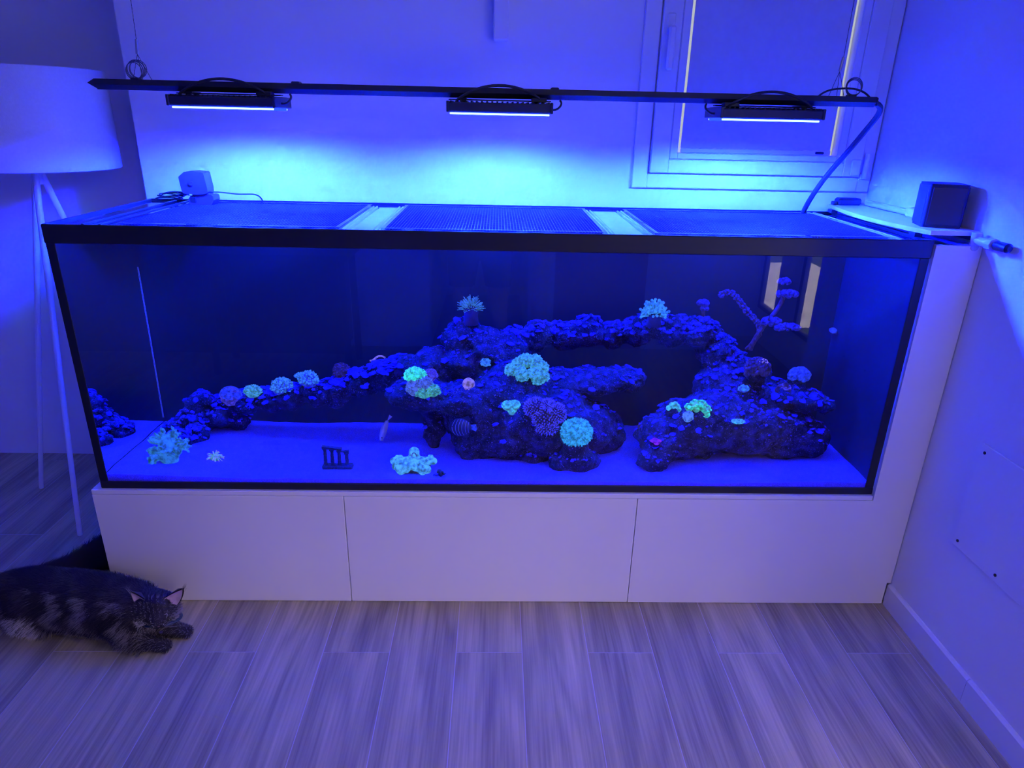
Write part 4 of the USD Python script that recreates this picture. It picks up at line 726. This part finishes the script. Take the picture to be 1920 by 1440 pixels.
ct = remesh(hm, .009, 12); ct.vertices[:, 2] = np.maximum(ct.vertices[:, 2], .0015)
obj('body', ct, FUR[0], kt, True)
def ear(base_l, base_r, tip, back):
    bl, br_, tp = hp(*base_l), hp(*base_r), hp(*tip); bk = hp(*back); cen = (bl + br_) / 2
    rim = spline([bl, (bl + tp) / 2 + (bl - br_) * .10, tp], 8); rim2 = spline([tp, (br_ + tp) / 2 + (br_ - bl) * .10, br_], 8)[1:]
    edge = np.vstack([rim, rim2]); n = len(edge); up_ = tp - cen; dep = bk - cen
    def fan(E_, mid): V = np.vstack([E_, [mid]]); return trimesh.Trimesh(V, [[i, i + 1, len(E_)] for i in range(len(E_) - 1)] + [[len(E_) - 1, 0, len(E_)]], process=False)
    e = obj('ear', fan(edge, cen + up_ * .30 + dep * 1.0), FUR[1], kt, True)
    obj('inner_ear', fan(cen + (edge - cen) * .90 + Fv * .0012, cen + up_ * .30 + dep * .30), pm('ear_skin', (.50, .34, .37), .6, .1, 60), e, True, label='pinkish inner ear'); return tp
t1 = ear((-.056, .004, .012), (-.018, .040, .018), (-.092, .056, .004), (-.044, .026, -.018))
t2 = ear((.010, .042, .018), (.052, .016, .012), (.054, .088, -.002), (.034, .030, -.022))
obj('nose', lobe(hp(0, -.018, .0545), (.0062, .0048, .0045), .1, 3, 2), pm('nose_skin', (.22, .10, .09), .4, .1), kt, True, label='dusky pink nose')
obj('mouth', cat_([tube(spline([hp(0, -.0225, .0560), hp(s * .005, -.029, .0565), hp(s * .013, -.028, .053)], 8), .0010, 5) for s in (-1, 1)]), FUR[0], kt)
for s in (-1, 1):
    ey = obj('eye', sph(hp(s * .0215, .001, .036), (.0085, .0052, .0075), 3), M_silic, kt, True)
    obj('eyelid', cat_([tube(spline([hp(s * .0125, -.004, .0435), hp(s * .021, -.0065, .0445), hp(s * .031, .002, .038)], 10), .0017, 6), tube(spline([hp(s * .0125, -.003, .044), hp(s * .021, .0055, .043), hp(s * .031, .004, .038)], 10), .0015, 6)]), FUR[2], ey, label='pale eyelid rims, nearly closed')
a = np.linspace(0, 2 * PI, 40); nk = np.array((-.992, -.196, .082)); ax1, ax2 = np.array((.99, .12, .0)), np.array((.05, -.97, .22))
co = obj('collar', tube(nk + np.outer(np.cos(a), ax1) * .050 + np.outer(np.sin(a), ax2) * .046, .0052, 8), pm('collar_blue', (.012, .035, .06), .5, .1), kt, label='dark blue collar')
obj('tag', cyl((-.975, -.2455, .078), (-.974, -.248, .0775), .005, 16), M_feed, co)
# fur: strands grown from the skin, combed backwards and down, in four natural colours
rg = np.random.default_rng(12)
def grow(count, length, seed):
    pts, fid = trimesh.sample.sample_surface(ct, count, seed=seed); n = ct.face_normals[fid]; x, y, z = pts.T
    cd = np.abs(np.linalg.norm((pts - nk) - np.outer((pts - nk) @ np.cross(ax1, ax2), np.cross(ax1, ax2)), axis=1) - .046) + np.abs((pts - nk) @ np.cross(ax1, ax2)); eyes_ = np.min([np.linalg.norm(pts - hp(s * .0215, .001, .042), axis=1) for s in (-1, 1)], axis=0); keep = (z > .006) & (eyes_ > .0105) & (np.linalg.norm(pts - hp(0, -.018, .054), axis=1) > .009) & ~((cd < .016) & (y < -.20)); pts, n = pts[keep], n[keep]; x, y, z = pts.T; N = len(pts)
    hd = np.linalg.norm(pts - hc, axis=1); face = (pts - hc) @ Fv; up = (pts - hc) @ Uv; rt = (pts - hc) @ Rv
    inhead = hd < .075; tail = y > -.02; d_paw = np.minimum(np.linalg.norm(pts - np.array(J['paw'][0]), axis=1), np.linalg.norm(pts - np.array(J['paw2'][0]), axis=1))
    L = np.full(N, length); L[inhead] *= .42; L[inhead & (face > .02)] *= .45; L[inhead & (face > .045)] *= .35; L[d_paw < .045] *= .28; L[tail] *= 1.7
    L[inhead & (np.abs(rt) > .032) & (up < .0)] *= 2.0
    comb = np.tile(np.array((-.85, .15, -.42)), (N, 1)); comb[tail] = (.25, .9, -.15)
    oh = (pts - hp(0, -.005, .05)); oh /= np.linalg.norm(oh, axis=1, keepdims=True); comb[inhead] = oh[inhead] * 1.0
    comb -= n * (comb * n).sum(1, keepdims=True); comb /= np.linalg.norm(comb, axis=1, keepdims=True) + 1e-9
    d = n * np.where(inhead, .38, .50)[:, None] + comb * .8 + rg.normal(0, .16, (N, 3)); d /= np.linalg.norm(d, axis=1, keepdims=True); L = L * rg.uniform(.6, 1.2, N)
    t = np.array((0, .35, .7, 1.0)); S = pts[:, None] + d[:, None] * (L[:, None] * t)[..., None] + np.array((0, 0, -1.0)) * (L[:, None] * .22 * t ** 2)[..., None]
    S[..., 2] = np.maximum(S[..., 2], .0012)
    # coat pattern
    nz = meshkit.fbm(pts * 22, 3, 2); st = np.sin(x * 62 + 9 * nz + z * 18); low = (z < .075) & (y < -.10)
    g = np.zeros(N, int); g[nz + rg.normal(0, .10, N) > .56] = 1
    g[(st + rg.normal(0, .35, N) > .62) & (z < .16) & (y < -.105) & (x > -1.40) & (x < -1.06)] = 2
    pale = ((np.abs(x + 1.415) < .045) & (z < .085) & (y < -.11)) | ((x < -1.505) & (z < .055) & (y < -.07)); g[pale & (rg.uniform(size=N) < .75)] = 3
    rings = (x < -1.44) & (np.sin(x * 120 + 4 * nz) > .45) & (z < .11) & (y < -.06); g[rings & (rg.uniform(size=N) < .6)] = 2
    fh = inhead; g[fh] = 1; g[fh & (rg.uniform(size=N) < .2)] = 0; g[fh & (face > .01) & (rg.uniform(size=N) < .4)] = 2
    g[fh & (up > .008) & (np.sin(rt * 480) > .1)] = 0; g[fh & (up < -.006) & (np.abs(rt) > .018) & (rg.uniform(size=N) < .75)] = 2
    g[fh & (rt > .026) & (up < .004) & (rg.uniform(size=N) < .5)] = 3
    g[fh & (up < -.016) & (np.abs(rt) < .020) & (face > .02) & (rg.uniform(size=N) < .75)] = 3; g[fh & (np.abs(rt - .010) < .004) & (up > -.012) & (up < .014) & (face > .03)] = 3
    ch = (x > -1.10) & (x < -.98) & (z < .085) & (y < -.19) & (d_paw > .055); g[ch & (rg.uniform(size=N) < .45)] = 2
    g[(d_paw < .055) & (rg.uniform(size=N) < .18)] = 2; g[(d_paw < .055) & (g == 3)] = 0
    g[tail] = 0; return S, g
S, g = grow(62000, .026, 1); names = ('black fur', 'dark brown fur', 'grey tabby fur', 'pale fur')
for k in range(4):
    if (g == k).any(): tag(curves(kt, 'fur', S[g == k], .0011, FUR[k]).GetPrim(), names[k])
W_ = []
for s in (-1, 1):
    for k in range(6):
        b = hp(s * .013, -.024 - .002 * k, .052); e = b + Rv * s * (.050 + .006 * k) + Uv * (.012 - .007 * k) + Fv * .004; W_.append(np.stack([b, b * .6 + e * .4 + Uv * .003, b * .3 + e * .7 + Uv * .003, e]))
for tp, dr in ((t1, Uv * .6 - Rv * .6), (t2, Uv + Rv * .1)):
    for k in range(14):
        q = tp - dr * .012 + rg.normal(0, .003, 3); W_.append(np.stack([q, q + dr * .010, q + dr * .020, q + dr * .026 + rg.normal(0, .003, 3)]))
curves(kt, 'whiskers', np.array(W_), .0007, FUR[2])

# ------------------------------------------------------------------ the person taking the photograph (mirrored faintly in the tank)
px, py = -.10, -2.36
def pj(x, y, z, r): return ((px + x, py + y, z), r)
pr_ = thing('person', 'person in dark clothes standing opposite the tank holding a phone', 'person', (px, py, 0))
B = dict(pel=pj(0, 0, .93, .125), wai=pj(0, 0, 1.08, .115), che=pj(0, .01, 1.27, .125), nk=pj(0, 0, 1.44, .055), hd0=pj(0, .02, 1.56, .07), hd=pj(0, .025, 1.625, .085), cr=pj(0, .01, 1.66, .082), shl=pj(-.17, 0, 1.38, .062), shr=pj(.17, 0, 1.38, .062),
    ell=pj(-.20, .17, 1.21, .045), elr=pj(.25, .17, 1.21, .045), wrl=pj(-.01, .40, 1.43, .028), wrr=pj(.19, .40, 1.43, .028), hal=pj(.0, .435, 1.468, .026), har=pj(.18, .435, 1.468, .026),
    hpl=pj(-.09, 0, .90, .105), hpr=pj(.09, 0, .90, .105), knl=pj(-.115, .02, .50, .062), knr=pj(.115, .02, .50, .062), cal=pj(-.12, -.01, .36, .058), car=pj(.12, -.01, .36, .058), anl=pj(-.125, -.01, .085, .040), anr=pj(.125, -.01, .085, .040), tol=pj(-.14, .13, .035, .034), tor=pj(.14, .13, .035, .034), hel=pj(-.125, -.04, .04, .038), her=pj(.125, -.04, .04, .038))
bn = [('pel', 'wai'), ('wai', 'che'), ('che', 'nk'), ('nk', 'hd0'), ('hd0', 'hd'), ('hd', 'cr'), ('che', 'shl'), ('che', 'shr'), ('shl', 'ell'), ('shr', 'elr'), ('ell', 'wrl'), ('elr', 'wrr'), ('wrl', 'hal'), ('wrr', 'har'), ('pel', 'hpl'), ('pel', 'hpr'), ('hpl', 'knl'), ('hpr', 'knr'), ('knl', 'cal'), ('knr', 'car'), ('cal', 'anl'), ('car', 'anr'), ('anl', 'hel'), ('anr', 'her'), ('hel', 'tol'), ('her', 'tor')]
hb = hull_chain(B, bn, 20); xs = [sph((px, py + .112, 1.61), (.013, .02, .024), 2), sph((px, py + .095, 1.562), (.026, .018, .014), 2)] + [sph((px + s * .088, py + .01, 1.61), (.010, .022, .03), 2) for s in (-1, 1)]
for hn, s in (('hal', 1), ('har', -1)):
    c = np.array(B[hn][0])
    for k in range(4):
        f0 = c + np.array((s * -.006, .012, .022 - .016 * k)); f1 = f0 + np.array((s * .020, .034, .004)); f2 = f1 + np.array((s * .022, .006, .002)); L = [0.95, 1.1, 1.0, .8][k]
        S_ = [m3.Manifold.sphere(r, 10).translate(list(map(float, q))) for q, r in ((f0, .0095), (f0 + (f1 - f0) * L, .0088), (f0 + (f2 - f0) * L, .008))]; xs += [m3.Manifold.batch_hull(S_[:2]), m3.Manifold.batch_hull(S_[1:])]
    th = [m3.Manifold.sphere(r, 10).translate(list(map(float, c + np.array(q)))) for q, r in (((0, 0, -.01), .012), ((s * .02, .012, -.032), .0105), ((s * .040, .022, -.030), .009))]; xs += [m3.Manifold.batch_hull(th[:2]), m3.Manifold.batch_hull(th[1:])]
hb = m3.Manifold.batch_boolean([hb] + [x if isinstance(x, m3.Manifold) else man(x) for x in xs], m3.OpType.Add)
t = remesh(hb, .014, 6); t.vertices[:, 2] = np.maximum(t.vertices[:, 2], .004); obj('body', t, M_skin, pr_, True)
def garment(keys, bones, grow_, name, mat, cut):
    t = remesh(hull_chain({k: (B[k][0], B[k][1] + grow_) for k in keys}, bones, 20), .022, 8); m = man(t)
    for nrm, off in cut: m = m.trim_by_plane(nrm, off)
    obj(name, tri(m), mat, pr_, 40)
garment(['pel', 'wai', 'che', 'shl', 'shr', 'ell', 'elr', 'wrl', 'wrr'], [('pel', 'wai'), ('wai', 'che'), ('che', 'shl'), ('che', 'shr'), ('shl', 'ell'), ('shr', 'elr'), ('ell', 'wrl'), ('elr', 'wrr')], .012, 'sweater', M_cloth, [((0, 0, 1), .84), ((0, -1, 0), -(py + .40))])
garment(['pel', 'hpl', 'hpr', 'knl', 'knr'], [('pel', 'hpl'), ('pel', 'hpr'), ('hpl', 'knl'), ('hpr', 'knr')], .018, 'shorts', M_trouser, [((0, 0, 1), .53), ((0, 0, -1), -1.0)])
for s in (-1, 1):
    c = np.array((px + s * .13, py + .04, 0)); obj('shoe', remesh(hull_chain({'a': (c + (0, -.08, .045), .043), 'b': (c + (s * .012, .09, .036), .035), 'c': (c + (0, -.05, .075), .048)}, [('a', 'b'), ('a', 'c'), ('c', 'b')], 16), .02, 4), M_gray, pr_, True)
t = trimesh.creation.icosphere(3, 1.0); t.apply_scale((.098, .108, .10)); t.apply_translation((px, py + .005, 1.665)); t = tri(man(t).trim_by_plane((0, -.75, .66), float(-.75 * (py + .045) + .66 * 1.645))); obj('hair', t, M_hairm, pr_, True)
for s in (-1, 1): obj('eye', sph((px + s * .032, py + .098, 1.628), (.012, .008, .008), 2), M_silic, pr_, True)
ph = thing('phone', 'black phone held up by the person opposite the tank', 'phone', (0, -1.90, 1.48))
t = bx(-.078, .078, -.004, .004, -.038, .038, .003); rot(t, -.374, [1, 0, 0]); rotz(t, -.0276); t.apply_translation((-.01, -1.888, 1.510)); obj('body', t, M_black, ph)
